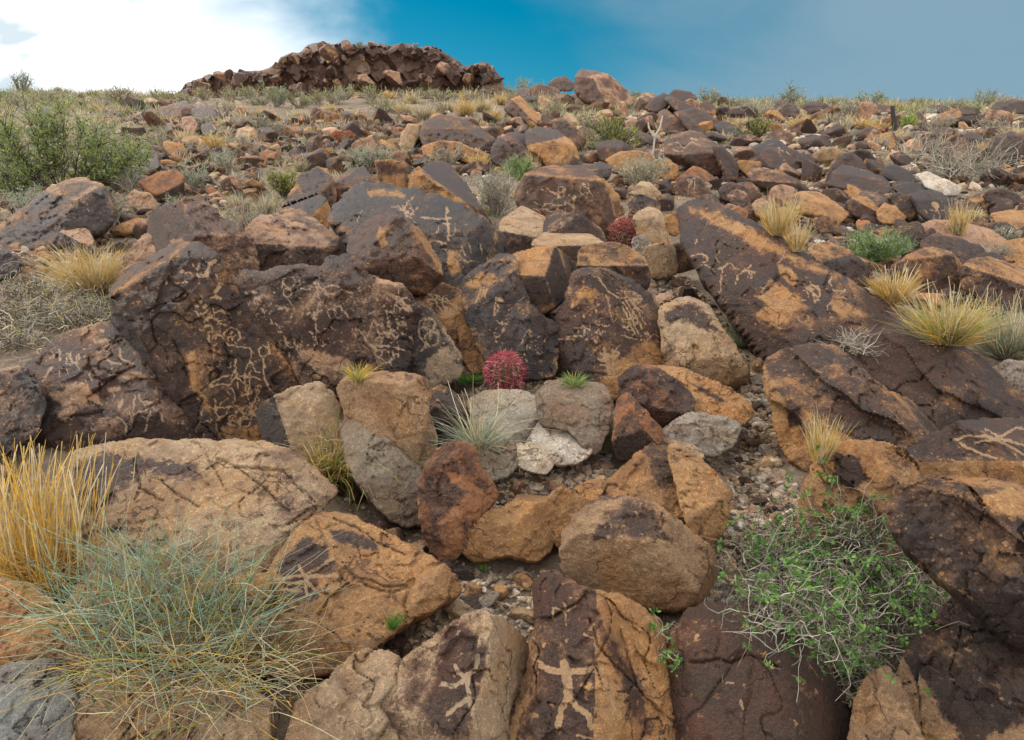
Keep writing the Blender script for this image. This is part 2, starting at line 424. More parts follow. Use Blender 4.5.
    facb = (offb * (rnb[:, :3] - .5)).sum(1) * 1.5 + (rnb[:, 3] - .5) * .22
    disp = rough * (s0 * .15 * fac + s0 * .09 * facb + sm * .016 * fbm(P / (sm * .5 + .02), 4, seed + 7) + .010 * sm ** .5 * fbm(P * 22, 4, seed + 8))
    crk = np.exp(-((f2 - f1) / .025) ** 2) * (rn[:, 1] > .80)
    disp = disp + rough * crk * s0 * .09
    pit = fbm(P * (9 / max(sm, .12) ** .5), 4, seed + 61, .6)
    disp = disp + rough * .020 * sm ** .6 * (np.abs(pit) - .2)
    for line in (cracks or []):
        A = np.array(line, float); q_ = np.c_[G / 6.0, np.full(len(G), 1.7)]; e, _ = seg_dist(G + 2.2 * np.c_[fbm(q_, 3, 81), fbm(q_ + 30, 3, 82)], A[:-1], A[1:])
        disp = disp + (3.2 * sc + .006) * np.exp(-(e / 1.25) ** 2) - (e < 9) * .5 * sc * np.exp(-(e / 5) ** 2)
    if strata:
        c_ = P @ np.array([.42, -.25, .87]) * strata[1] + .55 * fbm(P * 1.6, 3, seed + 70); sw = c_ - np.floor(c_)
        disp = disp + strata[0] * (sw - .5) * (.4 + .9 * np.clip(fbm(P * 2.5, 2, seed + 71) + .3, 0, 1)) - strata[0] * .5 * np.clip(sw - .9, 0, 1) * 8
    if blocks:
        q1, q2, qo, qr = voro(np.c_[P[:, 0], P[:, 1] * .3, P[:, 2] * blocks[2]] / blocks[0] + fbm(P / blocks[0], 2, seed)[:, None] * .18, seed + 90)
        disp = disp + blocks[1] * ((qr[:, 0] - .5) * 1.5 + (qo * (qr[:, 1:4] - .5)).sum(1) * 2.0)
        qb = qr[:, 2]
        q1, q2, qo, qr = voro(np.c_[P[:, 0], P[:, 1] * .3, P[:, 2]] / (blocks[0] * .42), seed + 91)
        disp = disp + blocks[1] * .5 * ((qr[:, 0] - .5) * 1.4 + (qo * (qr[:, 1:4] - .5)).sum(1) * 2.0)
    dm = d * sc; rb = bevel * sm
    x = np.clip(1 - dm / rb, 0, 1); roll = rb * (1 - np.sqrt(np.clip(1 - x * x, 0, 1))) * np.where(low > .5, .30, 1.0)
    Y = Y + disp + roll * 1.3
    P = cam0 + Y[:, None] * r
    # surface marks
    lv = (0 if not blocks else (qb - .5) * 1.1) + np.array((vp or [v] * len(planes)), float)[which] + (0.0 if vp is None else 0)
    cv = np.concatenate([np.zeros(nm), rg.uniform(-.30, .12, nch), rg.uniform(-.10, .10, nin)])[w2]
    va = lv + cv + .15 * (lv > .5) + .75 * vn * fbm(P * (3.2 / max(sm, .25) ** .5), 5, seed + 20, .6) - wear * .55 * np.exp(-(gap / (.05 * sm + .01)) ** 2) - wear * .40 * np.exp(-d / (.03 * size + 1.2))
    for pp, val in (patches or []):
        pp = np.array(pp, float); e, _ = seg_dist(G, pp, np.roll(pp, -1, 0)); e = np.where(inside(G, pp), e, -e)
        m = np.clip(.5 + e / np.clip(.20 * np.sqrt(abs((pp[:, 0] * np.roll(pp[:, 1], -1) - np.roll(pp[:, 0], -1) * pp[:, 1]).sum()) / 2), 3, 11) + .7 * fbm(np.c_[G / 7.0, np.zeros(len(G))], 4, seed + 31, .65), 0, 1); va = va * (1 - m) + (val + .25 * fbm(P * 9, 3, seed)) * m
    gl = np.zeros(len(G)); q = np.c_[G / 5.0, np.full(len(G), 3.3)]; GW = G + 2.0 * np.c_[fbm(q, 3, 51), fbm(q + 40, 3, 52)]
    for line, wd in (glyphs or []):
        A = np.array(line, float)
        if len(A) == 1: A = np.array([A[0], A[0] + .01])
        bx = (G[:, 0] > A[:, 0].min() - wd - 4) & (G[:, 0] < A[:, 0].max() + wd + 4) & (G[:, 1] > A[:, 1].min() - wd - 4) & (G[:, 1] < A[:, 1].max() + wd + 4)
        if not bx.any(): continue
        e, _ = seg_dist(GW[bx], A[:-1], A[1:])
        gl[bx] = np.maximum(gl[bx], np.clip(.5 + (wd * (.40 if wd < 2.6 else .46) - e) / 1.6, 0, 1.1))
    bc = np.array(BARE[bare] if isinstance(bare, str) else bare); dc = np.array(DARK[dark] if isinstance(dark, str) else dark)
    tb = fbm(P * 2.2, 3, seed + 40)[:, None]
    bcol = np.clip(bc * (1 + .25 * tb), 0, 1); dcol = np.clip(dc * (1 + .3 * tb), 0, 1)
    # closed back
    ed = np.sort(np.concatenate([Q[:, [0, 1]], Q[:, [1, 2]], Q[:, [2, 3]], Q[:, [3, 0]]]), 1)
    raw = np.concatenate([Q[:, [0, 1]], Q[:, [1, 2]], Q[:, [2, 3]], Q[:, [3, 0]]])
    key = ed[:, 0] * (len(G) + 1) + ed[:, 1]; u_, inv, cnt = np.unique(key, return_inverse=True, return_counts=True)
    be = raw[cnt[inv] == 1]; bv = np.unique(be); m2 = np.full(len(G), -1); m2[bv] = np.arange(len(bv))
    cen = P[bv].mean(0); dirv = ray(G[:, 0].mean(), G[:, 1].mean()); dirv = dirv / np.linalg.norm(dirv); dirv = dirv + np.array([0, 0, -.35])
    T = thick * sm
    n0 = len(P); nb = len(bv)
    r1 = cen + (P[bv] - cen) * .97 + dirv * T * .35; r2 = cen + (P[bv] - cen) * .62 + dirv * T; cc = (cen + dirv * T * 1.15)[None]
    V = np.concatenate([P, r1, r2, cc])
    a, b_ = be[:, 0], be[:, 1]; ia, ib = m2[a], m2[b_]
    side = np.concatenate([np.stack([b_, a, n0 + ia, n0 + ib], 1), np.stack([n0 + ib, n0 + ia, n0 + nb + ia, n0 + nb + ib], 1)])
    fan = np.stack([n0 + nb + ib, n0 + nb + ia, np.full(len(ia), n0 + 2 * nb)], 1)
    ex = np.concatenate([bv, bv]); last = bv[:1]
    cat_ = lambda arr: np.concatenate([arr, arr[ex], arr[last]])
    loc = cam0 + (Y0 - lift) * ray(*base)
    me = make_mesh(name, V - loc, [np.concatenate([Q, side]), fan], dict(varnish=cat_(va), glyph=cat_(gl), bare=cat_(bcol), dark=cat_(dcol)), True, M_ROCK)
    return link(name, me, tuple(loc), None, label, cat, group)

# ================================================================== the boulders, far to near
GL = lambda w, lines: [(l, w) for l in lines]
def pk(x, y, w, h, n, seed, wd=1.8):       # pecked dots and flecks
    g = np.random.default_rng(seed); o = []
    for i in range(n):
        a, b = x + g.random() * w, y + g.random() * h; o.append(([(a, b), (a + g.normal(0, 2.2), b + g.normal(0, 2.2))], wd * (.7 + .6 * g.random())))
    return o

def scrib(x, y, w, h, n, seed, wd=1.5, st=4.5):    # small worn meanders
    g = np.random.default_rng(seed); o = []
    for i in range(n):
        p = np.array([x + g.random() * w, y + g.random() * h]); a = g.uniform(0, 6.28); l = [tuple(p)]; cu = g.normal(0, .8)
        for k in range(int(g.integers(2, 8))):
            a += cu + g.normal(0, .5); p = p + st * np.array([math.cos(a), math.sin(a)]); l.append(tuple(p))
        o.append((l, wd * g.uniform(.75, 1.25)))
    return o
# --- left wall of dark boulders
rock('boulder', 'brown blocky boulder resting on top of the tallest carved boulder at left', [(153,218),(158,213),(172,208),(186,203),(200,202),(208,210),(222,222),(238,230),(246,240),(254,254),(255,268),(245,276),(231,286),(200,300),(170,290),(156,270)],
     [(62,25,200,290),(38,25,205,236),(80,-40,192,234)], vp=[.78,.72,.95], bare='pnk', dark='br', base=(200,330), pull=.1, step=1.7, patches=[([(170,240),(182,237),(184,246),(172,250)],.1)])
rock('rock', 'orange speckled slab leaning against the left side of the tallest carved boulder', [(119,278),(126,264),(135,250),(146,238),(155,234),(160,262),(150,285),(130,285)], [(50,-15)], v=.45, bare='pnk', dark='br', base=(140,300))
g2 = GL(2.0, crop(100,310,5.12, ring(675,135,42,45), [(655,140),(695,135)], [(675,120),(675,155)], [(550,110),(610,108)], [(553,115),(560,160)], [(575,112),(578,155)], [(602,110),(590,150)], [(545,125),(550,150)],
      [(600,100),(618,85)], [(540,50),(570,40),(610,65),(650,75)], [(560,390),(590,360),(640,340),(662,330)], [(570,396),(620,375),(660,385),(690,350),(695,250)], [(700,190),(760,190),(780,215),(770,260),(745,300),(740,380),(760,450),(775,490)],
      [(590,455),(590,510),(610,555),(640,540),(660,500),(690,470),(690,435)], [(560,500),(640,500),(710,490)], [(660,575),(690,540),(720,500),(695,520)], [(705,580),(740,560),(770,520),(780,480),(800,440),(825,400)],
      [(705,580),(720,600),(760,595),(775,560),(780,515)], [(750,340),(800,345),(830,360)], ring(838,212,28,26), [(860,165),(872,225)], [(835,250),(840,330),(860,400),(900,430)], [(700,340),(765,340)], [(700,345),(710,400)], [(650,580),(690,595)],
      [(770,345),(760,420)], [(820,380),(800,420)], [(590,130),(615,120),(620,90)])) + GL(4, crop(100,190,5.12, [(500,435),(545,440),(560,380),(590,360)], [(590,520),(620,480)])) + pk(196,296,30,30,26,4,2.4) + pk(160,258,60,30,12,5,2.2) + scrib(205,350,65,75,26,1) + scrib(190,300,50,50,8,2)
rock('boulder', 'tall dark brown boulder carved with a circle and looping meander lines', [(113,293),(119,285),(127,276),(134,270),(147,268),(154,258),(170,250),(188,246),(200,247),(212,254),(219,265),(226,282),(231,288),(238,300),(248,310),(266,339),(278,351),(287,367),(295,388),(290,400),(275,404),(268,420),(262,446),(230,446),(206,446),(196,425),(180,408),(160,385),(146,368),(135,350),(124,335),(117,310)],
     [(66,8,240,440),(40,-5,200,262),(104,-42,150,352)], vp=[.86,.95,.95], bare='or', dark='dk', base=(235,442), step=1.35, cracks=crop(100,310,5.12, [(560,215),(650,240),(690,240)], [(380,160),(430,260),(440,330)]) + crop(100,190,5.12, [(440,620),(520,560)]), bevel=.07, rough=.8, glyphs=g2,
     patches=[([(186,357),(194,352),(196,380),(208,402),(212,410),(204,408),(192,385)],.12), ([(222,425),(262,430),(262,444),(226,444)],.25)])
gP = GL(1.9, crop(290,270,5.12, [(380,350),(430,400),(440,390),(520,390)], [(400,330),(430,250),(460,330),(470,370)], [(395,340),(415,290)], [(495,200),(500,300),(505,350)], [(490,210),(560,225)], [(510,310),(545,350),(515,372)], [(550,340),(552,450)],
      [(480,320),(470,380),(450,370)], [(585,230),(575,330)], [(470,100),(560,140),(622,200)], [(500,120),(600,180)], [(520,130),(600,205)], [(540,130),(625,215)], [(400,230),(440,200)], [(520,390),(590,410)], [(130,60),(150,160),(130,260),(140,380)], [(210,290),(230,310)], [(280,210),(300,240)]) +
      crop(100,190,5.12, ring(970,470,30,28), ring(958,525,22,22), [(940,450),(930,500)], [(960,550),(985,590)])) + pk(240,290,90,75,55,8,2.2) + pk(365,290,45,60,26,9,1.6) + scrib(240,285,100,90,40,3) + scrib(362,300,44,66,26,4,1.4)
rock('boulder', 'broad dark boulder face crowded with pecked figures, grass tuft at its foot', [(228,286),(238,280),(246,275),(262,275),(290,269),(321,270),(331,261),(356,257),(364,276),(374,283),(399,287),(411,300),(416,309),(411,323),(408,346),(402,384),(340,394),(300,402),(290,402),(294,388),(287,367),(278,351),(266,339),(248,310),(236,296)],
     [(70,4,340,385),(48,0,320,288)], vp=[.74,.85], bare='pnk', dark='dk', base=(330,420), step=1.4, rough=.8, glyphs=gP, patches=[([(300,345),(318,350),(350,360),(352,372),(318,368),(300,360)],.15)], bevel=.06)
gQ = GL(1.9, crop(290,270,5.12, ring(712,280,28,32), ring(690,322,32,30), ring(728,352,34,34), ring(700,270,40,20,8,180,360), [(660,330),(680,370),(720,395)], [(665,260),(655,320)], [(740,270),(760,330)], [(690,380),(670,415)]))
rock('rock', 'small blue-grey upright stone carved with three looped rings, above the squared tan block', [(416,312),(421,309),(428,311),(437,326),(448,342),(456,355),(459,370),(450,378),(425,384),(402,384),(404,366),(409,345),(412,325)],
     [(66,22,430,378),(80,-30,413,340)], vp=[.7,.9], bare='tan', dark='bl', base=(430,398), step=1.2, glyphs=gQ, patches=[([(428,358),(448,345),(460,368),(450,380),(425,380)],.2)], rough=.7)
rock('boulder', 'reddish lumpy boulder sitting above the broad carved face', [(243,240),(252,227),(257,222),(275,218),(290,212),(300,215),(313,223),(330,236),(345,247),(357,258),(350,268),(331,268),(321,276),(300,276),(275,279),(262,282),(254,270),(249,255)],
     [(68,5,300,274),(36,8,300,246),(60,40,325,250)], vp=[.7,.45,.7], bare='pnk', dark='pu', base=(300,300), rough=1.1, pull=.2)
rock('rock', 'brown block with an orange right side, upper left of the domed boulder', [(280,212),(285,202),(298,195),(309,193),(318,195),(326,198),(330,208),(329,225),(325,231),(315,226),(300,220),(286,218)], [(40,-20,300,215),(78,45,312,216)], vp=[.8,.12], base=(310,262), dark='bl')
rock('rock', 'dark blue-grey block with bright rubbed corners, second up from the reddish lumpy boulder', [(284,206),(291,190),(300,176),(315,168),(328,169),(334,181),(336,196),(334,212),(326,199),(310,194),(297,196),(290,203)], [(48,-10,310,200),(80,30,328,185)], v=.72, dark='bl', base=(310,255), bare='or')
rock('rock', 'brown block with pale rubbed right edge beside the square upright block', [(333,184),(340,176),(352,169),(364,167),(368,173),(376,176),(382,186),(374,192),(358,194),(348,202),(338,208),(333,198)], [(78,5,345,204),(38,0,350,187)], vp=[.9,.62], base=(350,250), dark='pu')
rock('rock', 'square-topped upright brown block standing behind the domed boulder', [(375,161),(382,160),(405,162),(408,184),(405,194),(385,194),(380,184)], [(82,10,395,192)], v=.62, bare='or', dark='br', base=(395,245), bevel=.06, rough=.5, patches=[([(384,178),(404,172),(406,190),(386,190)],.2)])
rock('rock', 'long tilted brown slab descending right from behind the domed boulder', [(409,173),(420,171),(426,164),(440,161),(452,165),(459,175),(470,189),(482,208),(494,229),(486,230),(470,218),(462,211),(452,206),(440,202),(425,198),(409,196)], [(74,-8,430,200),(38,50,440,183)], vp=[.45,.75], bare='or', dark='pu', base=(440,250))
gD = GL(2.5, crop(290,150,5.12, [(805,290),(800,340),(815,400),(812,460)], [(672,345),(760,352),(822,348)], [(782,378),(815,382)], [(700,470),(750,465),(800,480)], [(690,500),(720,520)])) + GL(1.6, crop(290,150,5.12, [(550,285),(580,310),(600,335)], [(575,285),(600,320),(620,290)], [(600,335),(640,310),(655,290)], [(640,330),(600,335)], [(915,480),(925,530)], [(975,480),(985,530)], [(880,490),(895,540)])) + scrib(360,205,110,60,16,8,1.4)
rock('boulder', 'large blue-black domed boulder with a pecked cross near its crest', [(338,208),(348,198),(357,190),(366,188),(372,187),(395,190),(408,193),(425,197),(445,202),(460,208),(475,217),(490,229),(502,240),(500,252),(490,264),(485,272),(478,278),(472,290),(465,302),(450,302),(430,295),(410,290),(390,285),(366,270),(352,246),(344,234),(332,220)],
     [(50,8,430,290),(60,45,470,250),(64,-35,362,225)], vp=[.84,.9,.75], bare='or', dark='bl', base=(430,345), step=1.5, glyphs=gD, rough=.75, bevel=.14, patches=[([(448,250),(458,250),(462,272),(452,276),(446,265)],.15), ([(366,189),(380,188),(408,194),(404,198),(385,196),(370,197)],.2)])
rock('boulder', 'brown hooded boulder bulging from the front of the domed boulder', [(351,250),(357,236),(371,222),(385,218),(400,221),(415,230),(425,244),(434,260),(440,278),(438,290),(425,288),(412,286),(398,288),(388,278),(374,270),(360,260)],
     [(58,-8,400,268),(100,0,400,262),(56,40,418,250)], vp=[.85,.9,.6], bare='or', dark='br', base=(400,345), pull=.22, step=1.5, patches=[([(379,225),(384,232),(388,245),(382,248),(377,240)],.1)])
gS = GL(1.6, crop(290,270,5.12, ring(815,215,24,48), ring(812,215,12,28), [(850,150),(858,270)], [(872,150),(884,262)], [(898,180),(898,260)], [(780,280),(800,300),(840,302),(872,270)], [(740,150),(790,230)], [(760,130),(800,170)], [(700,110),(760,170)], [(800,140),(850,200)])) + scrib(425,295,36,44,12,9,1.3)
rock('boulder', 'narrow brown boulder carved with nested loops, running down toward the lower red cactus', [(398,289),(410,281),(419,278),(432,283),(446,288),(465,296),(469,312),(471,330),(476,344),(468,356),(461,352),(452,338),(444,330),(438,320),(426,314),(411,300)],
     [(62,0,455,350),(55,-45,430,300)], vp=[.62,.5], bare='or', dark='br', base=(460,368), step=1.2, glyphs=gS, rough=.8, patches=[([(400,288),(412,284),(424,292),(420,304),(408,297)],.15)])
rock('rock', 'small orange wedge stone left of the lower red cactus', [(462,329),(470,329),(480,338),(490,350),(491,366),(474,370),(467,357)], [(68,-20,480,366),(55,35,478,345)], v=.35, bare='or', dark='br', base=(480,372))
gF = GL(2.0, crop(450,230,5.12, [(160,290),(145,330),(130,375)], [(172,290),(165,330),(150,365)], [(185,300),(180,340)], [(240,340),(232,390),(222,445)], [(255,345),(245,400),(232,440)], [(240,340),(270,365)])) + GL(2.2, crop(450,230,5.12, [(298,410)], [(292,432)], [(288,455)], [(284,478)], [(278,498)], [(265,490)], [(270,468)], [(272,512)])) + pk(520,330,26,34,18,3,1.8) + scrib(490,300,50,60,8,7,1.3)
rock('boulder', 'blue-black leaning boulder directly behind the lower red cactus', [(465,285),(470,277),(480,271),(490,264),(500,258),(512,258),(516,280),(530,310),(546,322),(558,330),(554,345),(552,372),(520,376),(495,372),(485,350),(475,335),(469,312)],
     [(62,-6,515,372),(45,-30,490,290)], vp=[.92,.7], bare='or', dark='bl', base=(515,380), step=1.3, glyphs=gF, rough=.7, patches=[([(466,284),(480,272),(494,274),(496,282),(482,284),(472,290)],.1)])
rock('boulder', 'cube-like boulder with a dark square front face perched above the lower red cactus', [(494,268),(503,262),(520,256),(540,251),(554,250),(562,258),(575,267),(577,278),(568,290),(552,304),(532,313),(514,308),(504,294),(496,281)],
     [(84,-12,530,308),(32,-5,535,276),(70,62,547,284),(78,-70,512,280)], vp=[.92,.5,.78,.75], bare='or', dark='dk', base=(530,345), pull=.25, rough=.7, bevel=.05, wear=.8, step=1.4)
rock('rock', 'small tan wedge jammed under the cube-like boulder', [(531,318),(538,315),(550,319),(560,327),(556,334),(545,328)], [(50,-10,545,330)], v=.3, bare='tan', base=(545,352))
gH = GL(2.7, crop(590,340,5.12, [(70,40),(85,110),(100,192)], [(115,50),(115,120),(122,188)], [(92,70),(105,190)], [(40,95),(75,105)], [(55,125),(85,132)], [(75,155),(97,160)], [(75,185),(102,190)], [(50,62),(72,78)], [(118,95),(150,62)], [(120,125),(155,102)], [(122,158),(155,135)], [(116,75),(142,38)])) + GL(1.9,
      crop(450,230,5.12, [(590,545),(640,545),(690,540)], [(640,500),(690,498),(720,515),(715,480)], [(660,500),(655,530)], [(695,505),(685,530)], [(670,480),(690,490)], [(740,530),(760,512),(780,545)], [(752,525),(755,555)], [(530,560),(600,555),(640,560)]) +
      crop(450,230,5.12, [(885,370),(930,450),(965,530)], [(900,360),(950,440),(980,500)], [(920,350),(970,430),(1000,480)], [(880,390),(920,470),(945,530)], [(880,460),(960,450)], [(900,500),(970,470)], [(900,360),(980,350)], [(800,330),(820,400),(830,460)], [(760,240),(800,300),(860,350),(900,345)], [(880,540),(960,560)])) + \
      GL(3.2, crop(450,230,5.12, [(683,440),(690,446)], [(755,465),(762,468)], [(625,385),(628,392)], [(745,415)], [(640,440)], [(700,560)], [(745,570)])) + pk(575,300,70,60,24,13,1.8) + scrib(580,285,70,60,14,5,1.3)
rock('boulder', 'pyramid-shaped dark boulder in the centre carved with a branching plant figure', [(577,274),(590,272),(612,276),(628,283),(648,296),(655,315),(661,340),(668,364),(655,374),(640,374),(628,384),(610,398),(595,390),(575,380),(549,374),(549,345),(555,330),(565,310),(571,290)],
     [(58,6,610,392),(76,-40,594,368),(48,42,648,330)], vp=[.84,.95,.7], bare='or', dark='pu', base=(600,392), step=1.25, glyphs=gH, rough=.6, bevel=.07,
     patches=[(crop(450,230,5.12, [(640,320),(690,288),(760,312),(760,330),(735,350),(725,382),(700,345),(660,352)])[0],.05), ([(600,385),(636,345),(655,340),(668,364),(640,375),(610,397)],.12)])
rock('boulder', 'rounded tan-brown boulder immediately right of the pyramid-shaped boulder', [(663,312),(675,304),(692,301),(705,308),(716,325),(731,345),(745,368),(747,384),(740,395),(726,392),(712,385),(692,376),(670,368),(666,345)],
     [(54,5,710,390),(72,-30,668,340),(100,10,702,360)], vp=[.32,.6,.3], bare='tan', dark='pu', base=(705,398), rough=.8, bevel=.12, patches=[([(664,312),(690,302),(705,310),(720,332),(700,330),(680,318),(668,330)],.8)])
rock('rock', 'low dark slab resting on the shoulder of the pyramid-shaped boulder', [(583,252),(592,249),(612,246),(630,252),(642,262),(647,276),(644,287),(632,286),(615,280),(590,275),(581,268)], [(36,0,610,268),(84,0,610,266)], vp=[.5,.92], bare='or', dark='pu', base=(615,330))
gK = GL(1.7, crop(500,180,3.896, [(225,80)], [(226,95)], [(226,108)], [(226,122)], [(226,135)], [(225,60)], [(283,58),(286,100),(283,150)], [(270,60),(283,75),(296,60)], [(268,90),(284,100)], [(205,45),(215,55)])) + pk(527,185,50,28,16,21,1.6) + scrib(530,180,60,34,9,6,1.3)
rock('boulder', 'big brown carved boulder left of the upper red cactus with a dotted line', [(519,198),(523,184),(530,176),(545,171),(570,169),(586,172),(600,185),(608,205),(609,240),(603,246),(596,228),(580,221),(550,216),(540,217),(526,210)],
     [(62,-5,560,215),(82,45,596,215),(34,0,560,178)], vp=[.82,.9,.6], bare='or', dark='br', base=(570,250), step=1.3, glyphs=gK, rough=.7)
rock('rock', 'orange-edged brown stone wedged between the big carved boulder and the upper red cactus', [(588,177),(604,179),(618,195),(625,212),(612,218),(607,205)], [(60,30,612,214)], v=.4, base=(612,238), dark='br')
rock('rock', 'tan flat-topped block left of the upper red cactus with a brown front', [(504,223),(515,215),(527,208),(545,219),(543,235),(543,247),(520,253),(509,251),(504,238)], [(82,-15,522,250),(32,0,524,235)], vp=[.85,.05], bare='tan', dark='br', base=(522,262), bevel=.05)
rock('rock', 'small grey-topped stone between the tan flat-topped block and the big carved boulder', [(546,220),(560,215),(580,220),(598,231),(603,246),(590,250),(570,243),(545,240)], [(60,15,575,246),(35,-20,560,226)], v=.7, bare='tan', dark='pu', base=(575,262))
rock('rock', 'wide low stone with a pale chipped top above the cube-like boulder', [(535,244),(550,234),(572,235),(590,239),(603,247),(601,257),(580,261),(565,261),(545,255)], [(84,0,570,260),(30,0,565,246)], vp=[.8,.15], bare='tan', dark='br', base=(570,272), pull=.1)
rock('rock', 'rounded grey-brown stone above the small stone column right of the upper red cactus', [(628,201),(638,195),(652,194),(660,206),(658,217),(642,217),(630,211)], [(55,0,645,216)], v=.55, dark='bl', base=(645,232))
rock('rock', 'tan squarish block topping the stone column right of the upper red cactus', [(637,218),(648,211),(657,214),(661,228),(668,246),(650,251),(642,236)], [(70,10,655,248),(30,0,648,218)], v=.15, bare='tan', base=(655,262), dark='br')
rock('rock', 'orange-tan cube right of the tan squarish block in the stone column', [(662,216),(678,214),(681,231),(676,235),(664,232)], [(72,5,672,234)], v=.2, bare='or', base=(672,248), dark='br')
rock('rock', 'lowest tan brick-like block in the stone column right of the upper red cactus', [(648,250),(670,247),(674,270),(656,274),(649,262)], [(74,5,660,272)], v=.2, bare='tan', base=(660,282), dark='br')
rock('rock', 'dark cube at the lower right of the stone column, touching the big tilted slab', [(672,248),(690,245),(697,262),(678,268),(674,262)], [(74,-5,684,266)], v=.8, base=(684,278), dark='br')
rock('rock', 'thin upright sliver of grey stone just below the upper red cactus', [(636,241),(645,240),(653,270),(646,273),(639,256)], [(64,-20,648,272)], v=.3, bare='gry', base=(648,282))
rock('rock', 'pointed tan stone with a pale slanting edge above the grey-brown rounded stone', [(630,193),(640,182),(650,183),(662,194),(655,199),(640,198)], [(60,10,645,198),(30,30,646,186)], v=.15, bare='tan', base=(645,215))
gR = GL(1.8, crop(680,200,5.12, [(668,415),(668,440)], [(632,425),(645,448),(665,440),(705,445),(708,458)], [(665,440),(670,472)], [(630,468),(652,458),(668,462),(688,455)], [(655,470),(655,496)], [(680,470),(685,515)], [(688,478),(715,515)], [(85,205),(80,225)], [(365,370),(368,400)], [(352,365),(348,395)])) + scrib(700,225,60,60,9,31,1.8) + scrib(760,260,100,70,12,32,1.8)
rock('boulder', 'huge tilted slab right of centre, dark varnish flaking to orange, with a stick figure', [(682,213),(687,205),(702,203),(720,208),(745,222),(775,238),(810,262),(850,285),(890,308),(919,326),(905,342),(880,352),(845,358),(800,364),(772,362),(752,342),(730,310),(708,280),(692,252),(684,232)],
     [(43,-14,760,352),(50,38,850,287),(84,-50,700,268)], vp=[.86,.55,.95], bare='or', dark='pu', base=(770,372), step=1.35, glyphs=gR, rough=.55, bevel=.07, vn=.9,
     patches=[(crop(680,200,5.12, [(455,400),(520,430),(590,480),(650,550),(590,575),(545,630),(500,650),(430,610),(380,590),(440,540),(390,490),(450,470)])[0],.02),
              (crop(680,200,5.12, [(20,20),(160,60),(300,110),(450,200),(600,290),(760,360),(820,385),(740,380),(620,345),(560,310),(480,270),(400,262),(330,210),(240,150),(150,120),(60,60)])[0],.12),
              (crop(680,200,5.12, [(500,330),(560,340),(610,400),(580,450),(510,380)])[0],.15), (crop(680,200,5.12, [(760,490),(800,470),(840,520),(1000,600),(900,590),(820,600),(780,560)])[0],.2),
              (crop(680,200,5.12, [(40,80),(130,150),(200,330),(330,420),(340,470),(250,440),(140,320),(60,180)])[0],.95), (crop(680,200,5.12, [(620,370),(760,390),(800,450),(740,540),(650,520),(600,450)])[0],.95)])

# --- right-hand outcrop
rock('boulder', 'long dark humped outcrop under the dry grass clumps at the right', [(836,340),(848,328),(862,322),(890,325),(918,329),(950,340),(985,365),(1010,390),(1045,415),(1045,445),(1000,432),(960,430),(920,424),(880,408),(850,388),(834,364)],
     [(38,-20,900,400),(62,10,950,398),(40,30,940,345)], vp=[.9,.75,.9], bare='or', dark='pu', base=(930,412), rough=.7, strata=(.05,4), step=1.7, pull=.0)
rock('boulder', 'broad layered orange and brown outcrop right of the gravel wash', [(767,362),(785,352),(812,348),(836,350),(852,366),(882,392),(920,410),(962,424),(935,442),(890,458),(860,455),(832,458),(812,474),(795,464),(783,440),(775,405),(768,385)],
     [(40,-12,840,455),(76,-38,790,400),(34,20,880,405)], vp=[.68,.5,.7], bare='or', dark='pu', base=(820,470), rough=.8, strata=(.07,5), step=1.7, patches=[([(768,366),(790,356),(830,355),(820,364),(790,372),(772,378)],.75),([(785,398),(800,405),(802,425),(788,428)],.8),([(830,380),(870,390),(878,402),(845,408),(830,398)],.75)])
gT = GL(2.6, crop(764,370,3.896, [(740,272),(790,256),(860,256),(902,268),(940,250),(985,222)], [(740,268),(790,300),(850,326),(905,345)], [(860,230),(930,270),(1013,292)], [(902,268),(950,295),(1040,340)], [(820,282),(870,275),(902,268)], [(985,222),(1040,240)]))
rock('boulder', 'smooth brown slab at the right edge carved with a large net of lines', [(890,472),(905,456),(930,440),(960,425),(1000,422),(1045,424),(1045,505),(1000,494),(960,486),(930,486),(905,482)],
     [(44,-8,960,482),(90,-5,950,462)], vp=[.85,.4], bare='or', dark='pu', base=(940,500), strata=(.02,4), rough=.4, chips=3, glyphs=gT, step=1.5)
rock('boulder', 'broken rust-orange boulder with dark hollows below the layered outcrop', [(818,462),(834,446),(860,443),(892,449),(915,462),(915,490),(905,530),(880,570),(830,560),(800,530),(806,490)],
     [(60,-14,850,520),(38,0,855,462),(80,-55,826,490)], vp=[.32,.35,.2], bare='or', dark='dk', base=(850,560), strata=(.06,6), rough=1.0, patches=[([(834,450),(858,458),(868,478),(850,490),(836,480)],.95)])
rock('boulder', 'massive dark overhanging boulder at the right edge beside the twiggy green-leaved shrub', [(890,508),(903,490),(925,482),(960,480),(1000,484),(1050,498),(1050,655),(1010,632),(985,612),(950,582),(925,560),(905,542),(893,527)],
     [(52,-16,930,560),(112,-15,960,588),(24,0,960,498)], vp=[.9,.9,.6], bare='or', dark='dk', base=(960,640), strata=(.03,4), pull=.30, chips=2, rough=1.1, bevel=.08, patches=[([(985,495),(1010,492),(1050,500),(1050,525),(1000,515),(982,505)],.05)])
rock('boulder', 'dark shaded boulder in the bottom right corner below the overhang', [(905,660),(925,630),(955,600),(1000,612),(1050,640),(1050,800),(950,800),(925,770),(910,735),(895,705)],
     [(48,-18,960,740),(66,-50,920,690)], vp=[.88,.25], bare='brn', dark='dk', base=(960,760), rough=.7, pull=-.05, chips=3, patches=[([(985,735),(1024,725),(1050,745),(1050,800),(980,800)],.1),([(890,690),(925,680),(960,740),(970,800),(920,800)],.1)])
